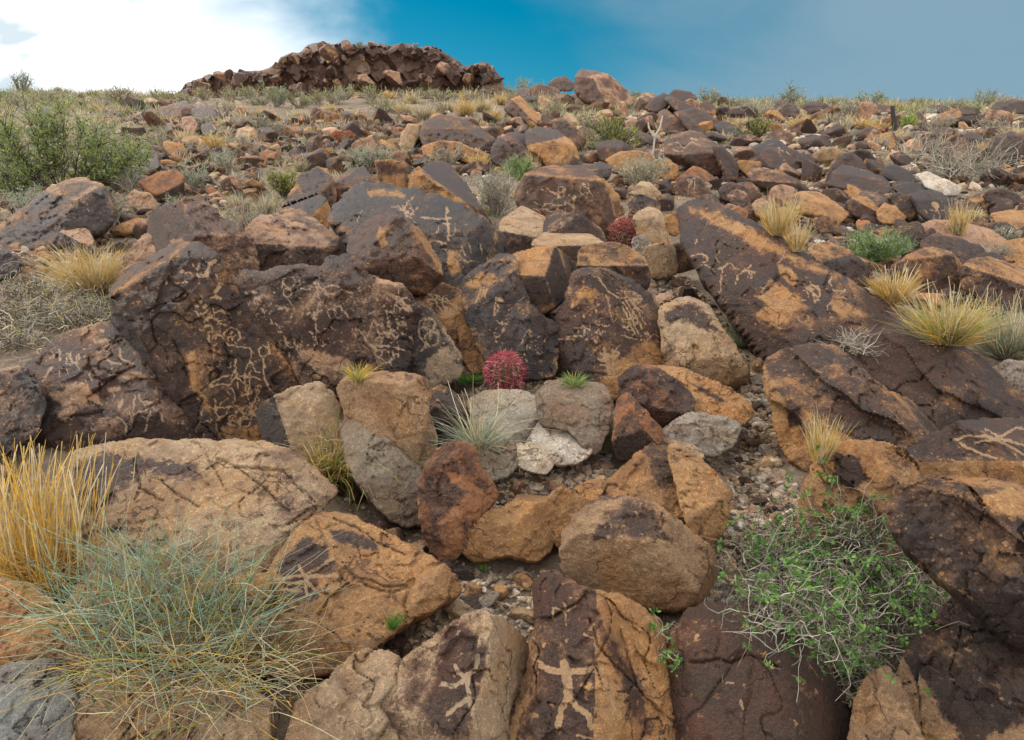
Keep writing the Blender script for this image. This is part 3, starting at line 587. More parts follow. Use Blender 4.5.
rock('boulder', 'tan-brown boulder at the bottom edge under the twiggy green-leaved shrub', [(858,700),(868,680),(885,668),(900,690),(912,725),(930,760),(940,800),(850,800),(852,745)], [(54,-10,890,740)], v=.12, bare='brn', dark='dk', base=(890,770), rough=.7)

# --- foreground
rock('boulder', 'round rust-brown boulder at the bottom edge right of the carved human figure', [(690,613),(708,606),(740,606),(766,615),(790,632),(815,660),(836,690),(851,720),(859,745),(862,800),(676,800),(672,740),(666,700),(667,668),(672,640)],
     [(50,-4,750,740),(66,40,800,690),(70,-50,680,690),(26,0,740,640)], v=.9, dark='rd', bare='or', base=(760,770), rough=.25, bevel=.16, ridge=.06, chips=0, step=1.5, cracks=crop(500,550,3.896, [(740,432),(770,437),(850,425),(905,440),(960,405),(1013,420),(1080,450)]), glyphs=GL(3, crop(500,550,3.896, [(760,345),(770,330)], [(880,520),(910,520)], [(940,590),(945,620)])))
gU = GL(10.5, crop(500,550,3.896, [(250,445),(254,470),(262,500),(266,575)])) + GL(7, crop(500,550,3.896, [(162,452),(200,470),(245,472)], [(260,472),(330,470),(372,462)], [(266,572),(240,620),(226,682)], [(268,575),(300,610),(345,645),(356,690)])) + \
     GL(2.6, crop(500,550,3.896, [(250,205),(255,250),(256,290)], [(212,225),(250,240),(298,215)], [(205,225),(208,265)], [(372,400),(400,490),(430,570),(455,640)], [(355,290),(380,400)], [(330,330),(380,350)], [(300,720),(360,735)], [(130,420),(165,440)]))
rock('boulder', 'ridged boulder at the bottom centre pecked with a large human figure on its dark side', [(537,582),(547,577),(562,580),(580,590),(600,596),(620,599),(640,609),(656,622),(662,640),(670,675),(677,700),(686,735),(692,800),(488,800),(505,735),(520,700),(528,680),(535,650),(539,620)],
     [(46,-22,560,720),(54,36,596,640)], vp=[.82,.10], bare='or', dark='rd', base=(590,770), step=1.35, cracks=crop(500,550,3.896, [(350,270),(380,370),(440,440),(520,520),(600,610),(690,680)], [(465,310),(490,400),(530,520)]), rough=.75, glyphs=gU, bevel=.08, ridge=.02, vn=.8,
     patches=[([(590,600),(600,612),(616,640),(640,680),(660,735),(640,740),(622,690),(606,650),(592,625)],.72), ([(500,740),(528,692),(530,700),(512,745)],.05)])
gV = GL(5.0, crop(250,550,3.896, [(845,488),(848,530),(855,590)], [(800,450),(812,480),(845,492)], [(845,492),(880,465),(888,412)], [(752,520),(790,532),(838,505)], [(852,578),(810,605),(770,640)], [(854,585),(872,640)])) + GL(7, crop(250,550,3.896, [(846,485),(848,500)]))
rock('boulder', 'tan and grey boulder with a pecked lizard figure, left of the ridged boulder', [(477,613),(500,622),(520,640),(530,655),(528,682),(520,700),(505,740),(490,800),(400,800),(385,722),(372,706),(384,690),(408,660),(430,645),(455,625)],
     [(44,-20,440,720),(68,44,490,660),(86,-20,400,715)], vp=[.42,.05,.5], bare='tan', dark='rd', base=(450,770), step=1.35, rough=.65, glyphs=gV, ridge=.01,
     patches=[([(442,625),(464,622),(490,648),(482,690),(468,735),(440,735),(425,705),(440,660)],.82), ([(488,615),(528,650),(525,690),(505,735),(480,735),(485,690),(492,650),(470,625)],.0)])
rock('rock', 'plain tan rock at the bottom edge left of the lizard boulder', [(290,740),(300,702),(320,690),(350,662),(365,652),(390,655),(402,668),(384,690),(374,706),(388,725),(402,760),(402,800),(280,800)], [(40,-8,350,720),(60,30,385,690)], v=.12, bare='tan', dark='pu', base=(350,760), rough=.8)
gX = GL(3.4, crop(250,550,3.896, [(110,112),(160,105),(212,96),(262,74),(322,30)], [(190,60),(212,110),(222,170)], [(212,110),(250,102),(342,98)], [(150,132),(212,122)], [(212,110),(250,150)], [(120,150),(200,160)]))
rock('boulder', 'long orange slab in the lower left carved with a star-like figure', [(258,600),(272,570),(300,530),(316,517),(345,517),(380,534),(420,554),(450,574),(456,590),(432,605),(410,616),(385,634),(360,656),(330,669),(290,674),(256,672),(248,640)],
     [(34,6,350,650),(60,40,420,600),(56,0,330,640)], vp=[.25,.2,.08], bare='or', dark='pu', base=(340,672), step=1.5, cracks=crop(180,430,5.12, [(790,460),(900,500),(1020,580),(1150,640)]) + crop(250,550,3.896, [(400,90),(420,120),(500,160),(560,165),(610,140)]), rough=.7, glyphs=gX,
     patches=[(crop(180,430,5.12, [(480,700),(640,530),(770,600),(740,670),(600,720)])[0],.85), (crop(180,430,5.12, [(760,510),(890,520),(1000,570),(1020,620),(900,600),(780,560)])[0],.8), (crop(250,550,3.896, [(100,60),(300,20),(340,60),(260,120),(270,200),(160,190)])[0],.8)])
rock('boulder', 'wide flat tan slab with crazed cracks in the left foreground', [(70,470),(76,455),(100,448),(130,444),(200,444),(260,446),(285,452),(302,462),(318,475),(334,490),(326,500),(306,521),(296,546),(270,562),(250,574),(200,590),(140,590),(90,566),(80,525)],
     [(31,4,200,560),(70,40,312,510),(24,0,200,462)], vp=[.38,.2,.2], bare='tan', dark='pu', base=(200,600), step=1.5, cracks=crop(180,430,5.12, [(190,150),(290,190),(420,290),(560,420)], [(290,190),(440,205),(530,210),(600,290),(690,370)], [(440,130),(560,125)], [(0,40),(100,70),(250,330)]) + crop(0,430,5.12, [(720,300),(830,365)], [(830,260),(890,320),(1024,400)], [(690,150),(720,300),(690,355)]), rough=.65, pull=.0,
     patches=[(crop(0,430,5.12, [(370,160),(520,130),(700,130),(1000,180),(1024,240),(900,230),(760,210),(640,270),(560,380),(420,420),(370,300)])[0],.85), (crop(0,430,5.12, [(830,70),(1024,60),(1100,100),(1024,160),(860,130)])[0],-.1)])
gL = GL(2.4, crop(0,300,5.12, [(270,268),(275,300)], [(258,295),(275,290)], [(305,253),(306,310)], [(290,270),(308,268)], [(340,265),(344,312)], [(362,265),(362,300),(375,322),(395,318)], [(402,278),(400,312)], [(432,285),(436,300)], [(560,265),(545,300),(560,320)], [(612,248),(615,290),(650,318),(682,325)], [(552,312),(620,330)], [(575,330),(572,352)], [(540,275),(560,280)],
      [(692,490),(682,560),(672,652)], [(690,582),(752,556)], [(720,520),(770,520)], [(770,570),(755,610),(742,672)], [(822,578),(832,625)], [(605,560),(628,510)], [(600,600),(635,620),(648,660),(640,690)], [(750,600),(780,590)], [(300,365),(300,390)], [(345,350),(352,375)], [(220,420),(240,375),(268,345)])) + \
     scrib(60,345,110,80,22,10,1.5) + GL(4, crop(0,300,5.12, [(510,212),(552,208)], [(525,232),(550,228)], [(480,205),(488,215)], [(515,155),(522,160)]))
rock('boulder', 'purple-brown boulder at the left edge carved with finger-like marks and a pale splash', [(18,378),(40,360),(60,341),(85,331),(105,325),(120,328),(128,336),(145,360),(160,380),(180,405),(195,425),(207,446),(170,450),(120,450),(60,446),(20,448),(-12,445),(-12,398),(10,384)],
     [(46,0,100,442),(66,45,170,400),(62,-6,100,400),(92,5,100,428)], vp=[.84,.85,.84,.9], bare='pnk', dark='pu', base=(110,455), step=1.4, cracks=crop(0,300,5.12, [(455,290),(455,330),(490,400),(530,420),(600,385),(690,340)], [(510,430),(515,510)], [(330,600),(450,590),(520,570)], [(170,380),(200,470),(200,530)]), rough=.7, glyphs=gL,
     patches=[(crop(0,300,5.12, [(250,485),(330,470),(340,440),(390,432),(430,420),(460,450),(470,480),(512,490),(512,510),(450,520),(400,560),(330,612),(305,590),(350,545),(290,520)])[0],-.15), (crop(0,300,5.12, [(80,640),(150,580),(190,540),(180,600),(150,655)])[0],.0),
              (crop(0,300,5.12, [(545,452),(615,446),(620,466),(560,472)])[0],.05), (crop(0,300,5.12, [(590,395),(700,360),(750,392),(650,408)])[0],.1), (crop(0,300,5.12, [(480,600),(560,580),(640,640),(640,720),(460,720)])[0],.5)])
rock('boulder', 'blue-grey rounded rock behind the yellow grass at the left edge', [(-14,376),(5,372),(20,370),(34,384),(42,404),(34,430),(0,452),(-14,452)], [(50,10,10,440)], v=.72, bare='pnk', dark='bl', base=(10,460))
rock('rock', 'orange rock at the left edge below the yellow grass', [(-14,585),(5,582),(32,590),(60,610),(74,640),(62,664),(20,676),(-14,680)], [(36,5,20,660),(72,10,20,650)], vp=[.35,.15], bare='or', dark='pu', base=(20,690))
rock('rock', 'grey-blue flat rock in the bottom left corner', [(-14,684),(10,668),(40,662),(64,664),(72,700),(60,800),(-14,800)], [(34,8,30,740)], v=.0, bare=(.27,.27,.25), dark='bl', base=(30,760), rough=.6)
rock('rock', 'tan rock at the bottom edge under the blue-green stem bush', [(64,700),(90,682),(130,676),(200,680),(250,690),(286,720),(280,800),(60,800)], [(38,0,160,740)], v=.25, bare='tan', dark='pu', base=(160,770))
rock('rock', 'brown rock behind the blue-green stem bush, between the crazed slab and star slab', [(170,600),(200,592),(250,576),(268,580),(256,610),(248,640),(256,675),(200,680),(160,660)], [(40,0,210,660)], v=.4, bare='or', dark='pu', base=(210,690))
rock('rock', 'orange-brown rock under the left half of the blue-green stem bush', [(66,610),(90,575),(140,590),(172,600),(164,660),(140,678),(80,690),(62,664)], [(38,0,110,670)], v=.3, bare='or', dark='pu', base=(110,700))
rock('boulder', 'tan speckled block with a dark left end, between the crazed slab and squared tan block', [(261,411),(268,404),(290,393),(315,386),(330,395),(346,424),(353,440),(346,462),(330,472),(318,477),(303,464),(290,452),(270,444),(263,428)],
     [(58,22,310,460),(86,-40,284,428),(50,40,335,420)], vp=[.34,.95,.4], bare='tan', dark='pu', base=(310,474), step=1.5, rough=.6)
rock('boulder', 'squared tan-orange block with two angled faces, propped in the middle left', [(342,383),(355,378),(380,376),(405,377),(420,379),(428,391),(424,412),(421,440),(412,470),(396,452),(376,430),(350,414),(343,399)],
     [(80,-8,385,430),(84,-42,373,405),(24,0,385,383),(72,32,415,420)], vp=[.12,.1,.3,.2], bare='brn', dark='br', base=(405,480), rough=.7, bevel=.05, pull=.12, step=1.5)
rock('rock', 'grey layered rock in the hollow below the squared tan-orange block', [(346,428),(350,414),(376,430),(398,455),(418,472),(426,492),(428,520),(400,522),(380,505),(360,480),(350,460)], [(48,10,390,510)], v=.22, bare=(.25,.195,.14), dark='pu', base=(395,528), rough=1.0)
rock('rock', 'tall thin tan wedge standing beside the squared tan-orange block', [(411,474),(420,442),(425,412),(433,438),(432,470),(422,486)], [(72,20,420,480)], v=.05, bare='tan', base=(421,490))
rock('rock', 'dark angular block half hidden by the wiry grass tuft, middle of the picture', [(424,397),(440,389),(456,397),(462,420),(458,442),(440,448),(428,430)], [(80,-10,442,440),(36,0,442,408)], vp=[.95,.85], bare='or', dark='dk', base=(442,460))
rock('boulder', 'upright rust and dark-brown boulder left of the bent orange block', [(423,482),(430,465),(443,449),(456,445),(472,447),(476,470),(491,485),(494,495),(480,511),(466,521),(463,546),(446,561),(432,547),(423,517)],
     [(64,-14,450,545),(58,34,462,480)], vp=[.72,.6], bare='rust', dark='rd', base=(450,560), rough=.9, step=1.5, patches=[([(447,473),(456,474),(482,492),(470,490),(452,482)],-.1), ([(440,520),(462,500),(492,488),(482,512),(466,524),(460,550),(444,556)],.15)])
rock('boulder', 'bent orange block like a boomerang, left of the big round-topped front boulder', [(463,534),(475,518),(500,512),(515,505),(522,494),(540,488),(553,491),(551,520),(549,546),(536,557),(510,550),(475,558),(465,550)],
     [(70,-6,505,548),(32,-5,490,522),(62,30,525,515)], vp=[.15,.25,.08], bare='or', dark='pu', base=(505,560), rough=.8, step=1.5)
rock('rock', 'small orange rock right of the bent orange block', [(552,497),(562,491),(578,500),(586,503),(577,520),(570,537),(561,544),(550,534)], [(64,5,565,540)], v=.15, bare='or', dark='pu', base=(565,546))
rock('rock', 'flat orange stone chip above the small orange rock', [(573,495),(590,484),(603,483),(592,500),(582,503)], [(32,0,585,502)], v=.0, bare='or', base=(586,506))
rock('boulder', 'left half of the cracked orange slab above the round-topped front boulder', [(595,502),(605,487),(620,475),(640,455),(655,446),(667,447),(673,470),(677,488),(684,510),(691,528),(672,518),(650,506),(620,503)],
     [(36,-6,640,505),(62,0,660,512),(34,-30,640,470)], vp=[.4,.3,.3], bare='or', dark='pu', base=(640,512), rough=.8, step=1.5, patches=[([(650,450),(668,450),(674,480),(660,490),(650,470)],.68)])
rock('boulder', 'right half of the cracked orange slab above the round-topped front boulder', [(670,447),(695,459),(713,475),(729,494),(723,503),(726,520),(716,537),(706,541),(691,526),(684,502),(678,475)],
     [(38,6,700,525),(64,24,708,508)], vp=[.35,.15], bare='or', dark='pu', base=(705,542), rough=.9, step=1.5)
rock('boulder', 'big round-topped front boulder with a brown shaded face, centre foreground', [(563,556),(565,535),(580,515),(600,501),(630,501),(650,504),(666,516),(690,536),(709,549),(715,575),(711,586),(696,600),(676,606),(650,605),(600,592),(576,580),(566,570)],
     [(86,-8,630,600),(33,-6,620,540),(60,40,665,555),(62,-40,580,553)], vp=[.04,.5,.06,.08], bare='brn', dark='pu', base=(640,612), rough=.65, step=1.5, bevel=.07, wear=.3,
     patches=[([(590,545),(610,535),(650,537),(672,540),(660,525),(640,512),(610,515),(595,528)],.72)])
rock('rock', 'whitish flat slab in the middle, below the grey-brown block', [(528,448),(538,430),(545,420),(565,421),(575,430),(589,449),(580,458),(560,461),(543,456)], [(27,-4,560,458)], v=-.4, bare='wht', base=(560,462), rough=.6, chips=2)
rock('rock', 'grey-brown block right of the pale ledge, touching the pyramid-shaped boulder', [(540,394),(548,385),(560,383),(585,386),(602,388),(609,402),(604,432),(596,450),(588,446),(570,426),(545,421),(541,410)], [(46,-6,580,432),(26,0,570,396)], vp=[.1,.1], bare=(.27,.215,.165), dark='br', base=(585,452), rough=.8)
rock('rock', 'pale grey rounded ledge right of the wiry grass tuft', [(470,402),(488,394),(520,394),(535,401),(541,418),(532,432),(522,445),(505,443),(490,432),(478,420)], [(28,0,510,440),(62,30,528,425)], v=.0, bare=(.46,.40,.32), base=(510,447), rough=.9, chips=3)
rock('rock', 'small grey-tan stone pile rock above the upright rust boulder', [(474,456),(480,444),(495,437),(511,446),(514,462),(506,472),(494,476),(482,470)], [(56,10,495,472)], v=.1, bare='gry', dark='br', base=(495,478), rough=1.0)
rock('rock', 'pale stone chip left of the whitish flat slab', [(513,452),(520,447),(535,456),(549,464),(545,470),(525,465)], [(34,0,530,466)], v=-.4, bare='wht', base=(530,470), chips=2)
rock('boulder', 'dark purple ribbed rock with a black underside, right of the grey-brown block', [(621,380),(632,371),(645,368),(657,372),(676,384),(691,400),(688,418),(676,424),(655,423),(641,412),(626,397)],
     [(56,-12,650,400),(104,-18,655,408),(40,25,655,384)], vp=[.92,.95,.85], bare='rust', dark='rd', base=(660,432), rough=1.2, step=1.5)
rock('boulder', 'orange-backed sloping rock behind the dark purple ribbed rock', [(650,372),(665,370),(682,372),(706,382),(731,394),(747,405),(749,415),(738,422),(724,425),(700,416),(688,418),(691,400),(676,384)], [(34,0,710,415),(60,0,712,410)], vp=[.25,.2], bare='or', dark='pu', base=(715,428), rough=1.1, patches=[([(690,382),(712,392),(732,405),(720,402),(700,392)],.8), ([(700,380),(735,396),(748,408),(735,404),(706,388)],-.1)])
rock('rock', 'rust triangular wedge with a black lower face below the ribbed rock', [(621,402),(627,397),(640,411),(658,430),(658,441),(646,452),(620,457),(617,440)], [(92,-6,638,450),(52,-24,638,432),(62,30,645,425)], vp=[1.0,.65,.4], bare='rust', dark='dk', base=(638,462), rough=.7)
rock('rock', 'crumbling grey-tan ledge below the orange-backed sloping rock', [(664,434),(676,424),(692,416),(722,421),(737,426),(732,442),(714,452),(690,448),(672,444)], [(58,-4,700,448),(30,0,700,424)], v=.1, bare='gry', dark='br', base=(700,454), rough=1.2)
rock('rock', 'tan flat stone at the head of the cracked orange slab', [(644,446),(655,438),(672,444),(692,449),(700,456),(694,460),(672,448)], [(32,0,670,452)], v=.0, bare='tan', base=(670,460))

# ================================================================== middle slope
def mid(name, label, poly, planes=((58, 0), ), **k):
    k.setdefault('rough', 1.0); k.setdefault('wear', .35); k.setdefault('bevel', .12)
    return rock(name, label, poly, list(planes), **k)
FT = lambda x, y, t=60, a=0, tt=30: ((t, a), (tt, -a * .5, x, y))        # front face and a top that starts at x, y
# upper left, near the large bush
mid('boulder', 'blue-grey fractured outcrop at the left edge below the leafy green bush', [(-12,240),(0,230),(20,215),(35,204),(48,194),(62,186),(82,182),(102,188),(110,202),(112,216),(102,228),(78,236),(52,244),(20,250),(-12,254)], ((46,-8),(50,30,70,210),(34,0,60,196)), dark='bl', bare='pnk', vp=[.6,.75,.5], rough=.9, base=(50,252))
mid('rock', 'white-topped chunk on the crest of the blue-grey fractured outcrop', [(46,190),(52,185),(66,186),(72,193),(66,198),(50,195)], bare='wht', v=.1, base=(60,206), pull=.12)
mid('rock', 'tan slab with a flat pale face right of the grey twiggy shrub', [(126,197),(134,190),(150,194),(160,205),(158,211),(140,210),(130,206)], bare='pnk', v=.15)
mid('rock', 'reddish upright slab leaning left with a black gap under it', [(138,182),(150,177),(160,172),(174,169),(184,175),(184,196),(176,203),(160,197),(148,190)], ((58,-12),(100,10,160,194)), bare='rust', dark='rd', vp=[.4,1.0])
mid('rock', 'flat orange rock lying above the round golden grass clump', [(110,231),(120,224),(140,218),(152,221),(148,229),(126,235),(114,235)], ((34,0),(80,0,125,231)), bare='or', vp=[.05,.5], dark='br')
mid('rock', 'small brown rock with a pale top left of the round golden grass clump', [(61,236),(68,231),(85,233),(90,241),(82,247),(68,249),(62,244)], FT(72,238,75,-20), bare='pnk', dark='dk', vp=[.95,.1])
mid('rock', 'purple shadowed rock right of the leafy green bush trunk', [(108,160),(120,152),(140,148),(158,152),(160,166),(148,174),(125,178),(110,174)], ((40,0),), dark='pu', bare='pnk', v=.8)
mid('rock', 'dark rock at the left edge above the tangled dry brush', [(-12,256),(2,253),(14,258),(18,264),(10,272),(-12,276)], dark='bl', v=.95)
# dark slab pile right of the leafy bush
for i, (pl, lb, v_) in enumerate([([(176,104),(182,101),(192,106),(198,112),(190,114),(180,109)], 'tilted dark slab topping the pile right of the leafy green bush', .95),
        ([(191,110),(205,106),(218,114),(220,119),(205,122),(194,118)], 'broad dark slab at the right of the pile beyond the leafy green bush', .9),
        ([(160,108),(172,104),(182,110),(180,120),(168,122),(160,116)], 'brown block at the left of the pile beyond the leafy green bush', .6),
        ([(182,118),(192,116),(198,124),(194,134),(184,132)], 'reddish block under the slabs of the pile beyond the leafy green bush', .45),
        ([(201,126),(212,122),(218,130),(210,137),(203,134)], 'dark angular block lowest in the pile beyond the leafy green bush', .9),
        ([(140,114),(148,110),(154,114),(150,120),(142,119)], 'small blue-black rock left of the pile beyond the leafy green bush', .95)]):
    mid('rock', lb, pl, ((48,-10),), v=v_, dark='pu' if v_ > .7 else 'br', bare='pnk')
# upper middle
mid('boulder', 'wide brown boulder below the straw-coloured grass slope, upper middle', [(419,136),(424,122),(440,115),(458,117),(480,127),(495,140),(492,152),(478,150),(462,143),(440,142),(424,146)], ((56,-6),(36,15,450,124)), dark='pu', bare='or', vp=[.75,.7])
mid('rock', 'orange-brown rock under the wide brown upper-middle boulder', [(422,146),(440,141),(462,143),(476,150),(490,155),(490,164),(474,163),(455,158),(440,160),(424,156)], ((66,0),), bare='or', dark='pu', v=.4)
mid('rock', 'pale tan leaning slab left of the wide brown upper-middle boulder', [(399,146),(402,132),(409,124),(421,125),(419,136),(411,148)], ((62,10),), bare='tan', v=-.1, rough=.4)
mid('rock', 'dark brown block between the wide upper-middle boulder and the tan cracked boulder', [(491,150),(497,138),(510,132),(526,135),(529,152),(518,162),(500,167),(492,162)], ((64,-10),(36,10,510,142)), dark='pu', bare='pnk', vp=[.85,.6])
mid('rock', 'dark rock with a bright top facet standing above straw grass, left of the skyline boulder', [(504,108),(511,99),(520,96),(530,107),(541,118),(535,127),(524,122),(514,116)], ((70,-25),(40,40,522,110)), dark='br', bare='or', vp=[.9,.35])
mid('boulder', 'tan-brown boulder with a hollowed orange face above the grey-green shrub', [(525,131),(540,127),(558,131),(574,144),(580,160),(566,170),(550,170),(540,156),(528,147)], ((64,14),(36,0,550,140)), dark='pu', bare='or', vp=[.25,.8])
mid('rock', 'brown rock with an orange end above the tan-brown hollowed boulder', [(548,122),(560,118),(575,126),(586,140),(580,150),(570,142),(555,132)], ((52,20),), dark='pu', bare='or', v=.7)
mid('boulder', 'largest boulder on the skyline, brown with a shrub in front', [(574,90),(576,75),(582,70),(600,72),(614,78),(626,90),(636,102),(622,108),(600,106),(582,100)], ((68,-14),(56,30,596,84),(30,0,598,76)), dark='br', bare='pnk', vp=[.8,.5,.55])
mid('rock', 'low dark rock on the skyline left of the largest skyline boulder', [(548,84),(556,78),(566,77),(574,84),(572,90),(556,90)], dark='pu', v=.85)
mid('rock', 'brown double rock below the low dark skyline rock', [(530,88),(540,84),(556,88),(562,96),(550,100),(534,98)], dark='br', bare='pnk', v=.75)
slabs = [([(668,96),(674,90),(690,92),(698,98),(690,103),(674,102)], 'top dark slab of the slab stack right of the largest skyline boulder'),
         ([(645,108),(652,99),(664,93),(672,98),(666,108),(654,113)], 'dark block at the left of the slab stack near the skyline'),
         ([(664,98),(672,97),(688,104),(702,112),(694,115),(676,110)], 'long dark slab lying second in the slab stack near the skyline'),
         ([(680,112),(694,107),(712,116),(722,124),(716,129),(702,126),(690,119)], 'broad flat purple slab in the middle of the slab stack near the skyline'),
         ([(674,113),(682,111),(698,124),(706,134),(698,136),(684,124)], 'orange-edged slab leaning in the slab stack near the skyline'),
         ([(714,126),(724,121),(737,126),(744,134),(734,137),(720,133)], 'blue-grey slab at the right foot of the slab stack near the skyline'),
         ([(700,104),(708,100),(716,110),(714,117),(704,112)], 'upright dark block right of the top slab of the slab stack'),
         ([(656,120),(666,114),(680,118),(690,128),(676,134),(660,132)], 'pale-topped brown block at the foot of the slab stack')]
for i, (pl, lb) in enumerate(slabs):
    mid('rock', lb, pl, ((50, 12 - 6 * (i % 4)), ), v=.92 if i < 6 else .6, dark='pu' if i != 5 else 'bl', bare='or', rough=.6)
mid('boulder', 'big brown boulder with a bright carved top right of the crooked white stick', [(660,146),(670,136),(690,130),(705,135),(718,148),(727,166),(721,177),(705,173),(690,163),(676,157),(664,153)], ((74,-6),(36,-10,690,154)), dark='br', bare='pnk', vp=[.9,.62], glyphs=GL(1.4, [[(668,146),(676,142),(684,148),(692,142),(700,146)], [(672,150),(684,152)], [(690,138),(698,140)]]))
mid('rock', 'purple-brown wedge behind the right side of the bright-topped carved boulder', [(712,146),(724,147),(738,164),(737,178),(726,182),(722,168)], ((60,30),), dark='pu', v=.85)
mid('rock', 'trapezoid brown rock carved with a tiny two-legged figure below the bright-topped boulder', [(671,191),(679,180),(690,176),(701,178),(712,193),(700,198),(678,198)], ((58,0),), dark='br', bare='pnk', v=.7, glyphs=GL(1.5, crop(560,70,5.12, [(655,560),(665,580),(660,602)], [(690,555),(688,602)], [(655,560),(690,556)], [(672,560),(672,585)])))
mid('rock', 'pinkish-brown rock right of the trapezoid carved rock', [(727,196),(736,190),(746,192),(752,206),(748,211),(734,206)], dark='br', bare='pnk', v=.6)
mid('rock', 'dark squarish rock at the far right end of the row below the slab stack', [(748,170),(756,165),(764,170),(764,184),(754,184)], dark='bl', bare='pnk', v=.85)
mid('rock', 'tan rock below the crooked white stick', [(606,160),(620,152),(640,151),(655,156),(650,165),(630,168),(612,168)], bare='or', v=.2, dark='pu')
mid('rock', 'grey flat-topped rock left of the tan rock under the crooked white stick', [(588,166),(600,162),(612,166),(610,176),(594,180),(586,174)], dark='bl', bare='or', v=.6)
mid('rock', 'orange-brown rock behind the trapezoid carved rock', [(656,163),(668,160),(678,166),(678,178),(664,180),(656,172)], bare='or', dark='br', v=.5)
mid('rock', 'dark brown rock left of the crooked white stick', [(606,146),(616,142),(628,145),(630,156),(616,158),(606,154)], dark='dk', bare='pnk', v=.75)
mid('rock', 'small orange rock just above the huge tilted slab', [(726,212),(738,206),(748,212),(746,222),(734,222)], bare='rust', dark='br', v=.3)
# right middle
mid('rock', 'dark thin slab leaning on the purple-brown boulder right of the slab stack', [(742,158),(750,148),(768,141),(777,139),(786,146),(766,152),(750,162)], ((40,-30),), dark='bl', v=.95, rough=.5)
mid('boulder', 'purple-brown smooth boulder with pale flecks in the right middle', [(756,160),(765,148),(785,147),(799,152),(805,162),(796,170),(780,170),(764,166)], ((50,5),), dark='pu', bare='pnk', v=.85, rough=.6, glyphs=pk(775,150,16,10,6,2,1.3))
mid('boulder', 'dark ledge with a worn tan lip below the purple-brown smooth boulder', [(747,174),(752,168),(780,171),(798,180),(810,190),(792,193),(768,188),(752,183)], ((84,-6),(36,0,775,182)), dark='pu', bare='or', vp=[.9,.55])
mid('boulder', 'large dark rounded boulder with a hollow on its right, right middle', [(826,181),(830,164),(840,155),(852,152),(862,160),(867,170),(862,180),(845,184)], ((58,-8),), dark='pu', bare='pnk', v=.92, rough=.7)
mid('rock', 'black hollow-faced rock against the right of the large dark rounded boulder', [(851,153),(860,149),(870,152),(877,163),(872,171),(864,172),(858,160)], ((96,10),), dark='dk', v=1.0)
mid('boulder', 'broad smooth purple slab under the large dark rounded boulder', [(827,186),(832,172),(842,165),(865,170),(886,178),(892,190),(882,198),(862,188),(842,188)], ((44,5),), dark='pu', bare='pnk', v=.9, rough=.5)
mid('boulder', 'light orange flat-faced boulder above the feathery green shrub at right', [(784,198),(800,192),(818,192),(835,202),(849,214),(840,224),(820,218),(802,212),(788,208)], ((46,14),(84,0,830,218)), bare='or', dark='pu', vp=[.05,.5], rough=.4, patches=[([(784,198),(800,193),(802,206),(790,208)],.5)])
mid('rock', 'brown rock under the light orange flat-faced boulder', [(814,218),(828,216),(840,224),(838,232),(822,232),(814,228)], bare='or', dark='br', v=.6)
mid('rock', 'tan rock with a dark cap left of the diamond-shaped brown rock', [(839,190),(848,183),(862,183),(869,192),(860,198),(846,198)], ((60,-15),(34,20,856,188)), bare='or', dark='pu', vp=[.3,.8])
mid('rock', 'diamond-shaped brown rock above the feathery green shrub at right', [(845,204),(855,195),(868,198),(880,210),(872,220),(854,216)], ((64,-5),(40,20,862,204)), bare='or', dark='br', vp=[.7,.4])
mid('rock', 'orange rock right of the diamond-shaped brown rock', [(876,212),(884,203),(896,207),(906,218),(896,224),(880,222)], bare='or', dark='br', v=.2)
mid('rock', 'dark rock wedged above the orange rock at right', [(886,196),(900,192),(912,198),(918,212),(910,222),(898,210)], ((58,-10),), dark='dk', bare='or', v=.75)
mid('rock', 'dark pointed slab left of the pale tan log-like slab', [(879,174),(888,166),(898,166),(910,172),(918,181),(905,183),(890,179)], ((46,20),), dark='bl', v=.95, rough=.5)
mid('rock', 'flat dark slab under the pale tan log-like slab', [(892,188),(905,182),(922,184),(932,193),(920,197),(904,194)], ((42,10),), dark='bl', v=.9, rough=.5)
mid('rock', 'pale tan log-like slab below the dead grey bush at right', [(916,174),(926,172),(944,179),(962,187),(958,195),(940,194),(926,186)], ((56,15),(34,0,938,184)), bare='wht', v=.0, rough=.5, dark='br')
mid('boulder', 'blue-black boulder with a pecked sun and legs below the pale tan slab', [(910,196),(918,191),(935,191),(954,200),(953,214),(934,226),(920,214)], ((56,-6),), dark='bl', bare='or', v=.95, rough=.5, glyphs=GL(1.5, crop(860,190,6.24, [(440,125),(480,122),(530,132)], [(475,130),(455,185)], [(490,130),(500,180)], [(400,120),(420,140)])) + GL(6, crop(860,190,6.24, [(465,92),(478,96)])))
mid('rock', 'dark mound of rock at the right edge below the dead grey bush', [(982,196),(990,190),(1004,189),(1018,194),(1023,203),(1008,205),(990,202)], dark='dk', v=.95)
mid('boulder', 'brown hatched wedge boulder between two grass clumps at right', [(892,272),(908,259),(932,251),(950,256),(960,268),(962,282),(942,287),(914,284),(898,278)], ((70,8),(34,0,925,258)), bare='or', dark='br', vp=[.62,.5])
mid('rock', 'dark brown rock lying behind the hatched wedge boulder', [(924,243),(936,238),(956,242),(978,250),(986,258),(970,263),(945,258),(928,251)], ((42,5),), dark='pu', bare='or', v=.7)
mid('rock', 'dark round rock at the right end of the feathery green shrub', [(904,237),(912,231),(920,236),(926,247),(914,254),(904,250)], dark='pu', bare='rust', v=.85)
mid('rock', 'tan layered ledge near the right edge, straw tuft standing on it', [(918,230),(936,224),(960,226),(990,234),(1006,245),(988,252),(960,247),(934,238)], ((38,8),), bare='pnk', dark='br', v=.15)
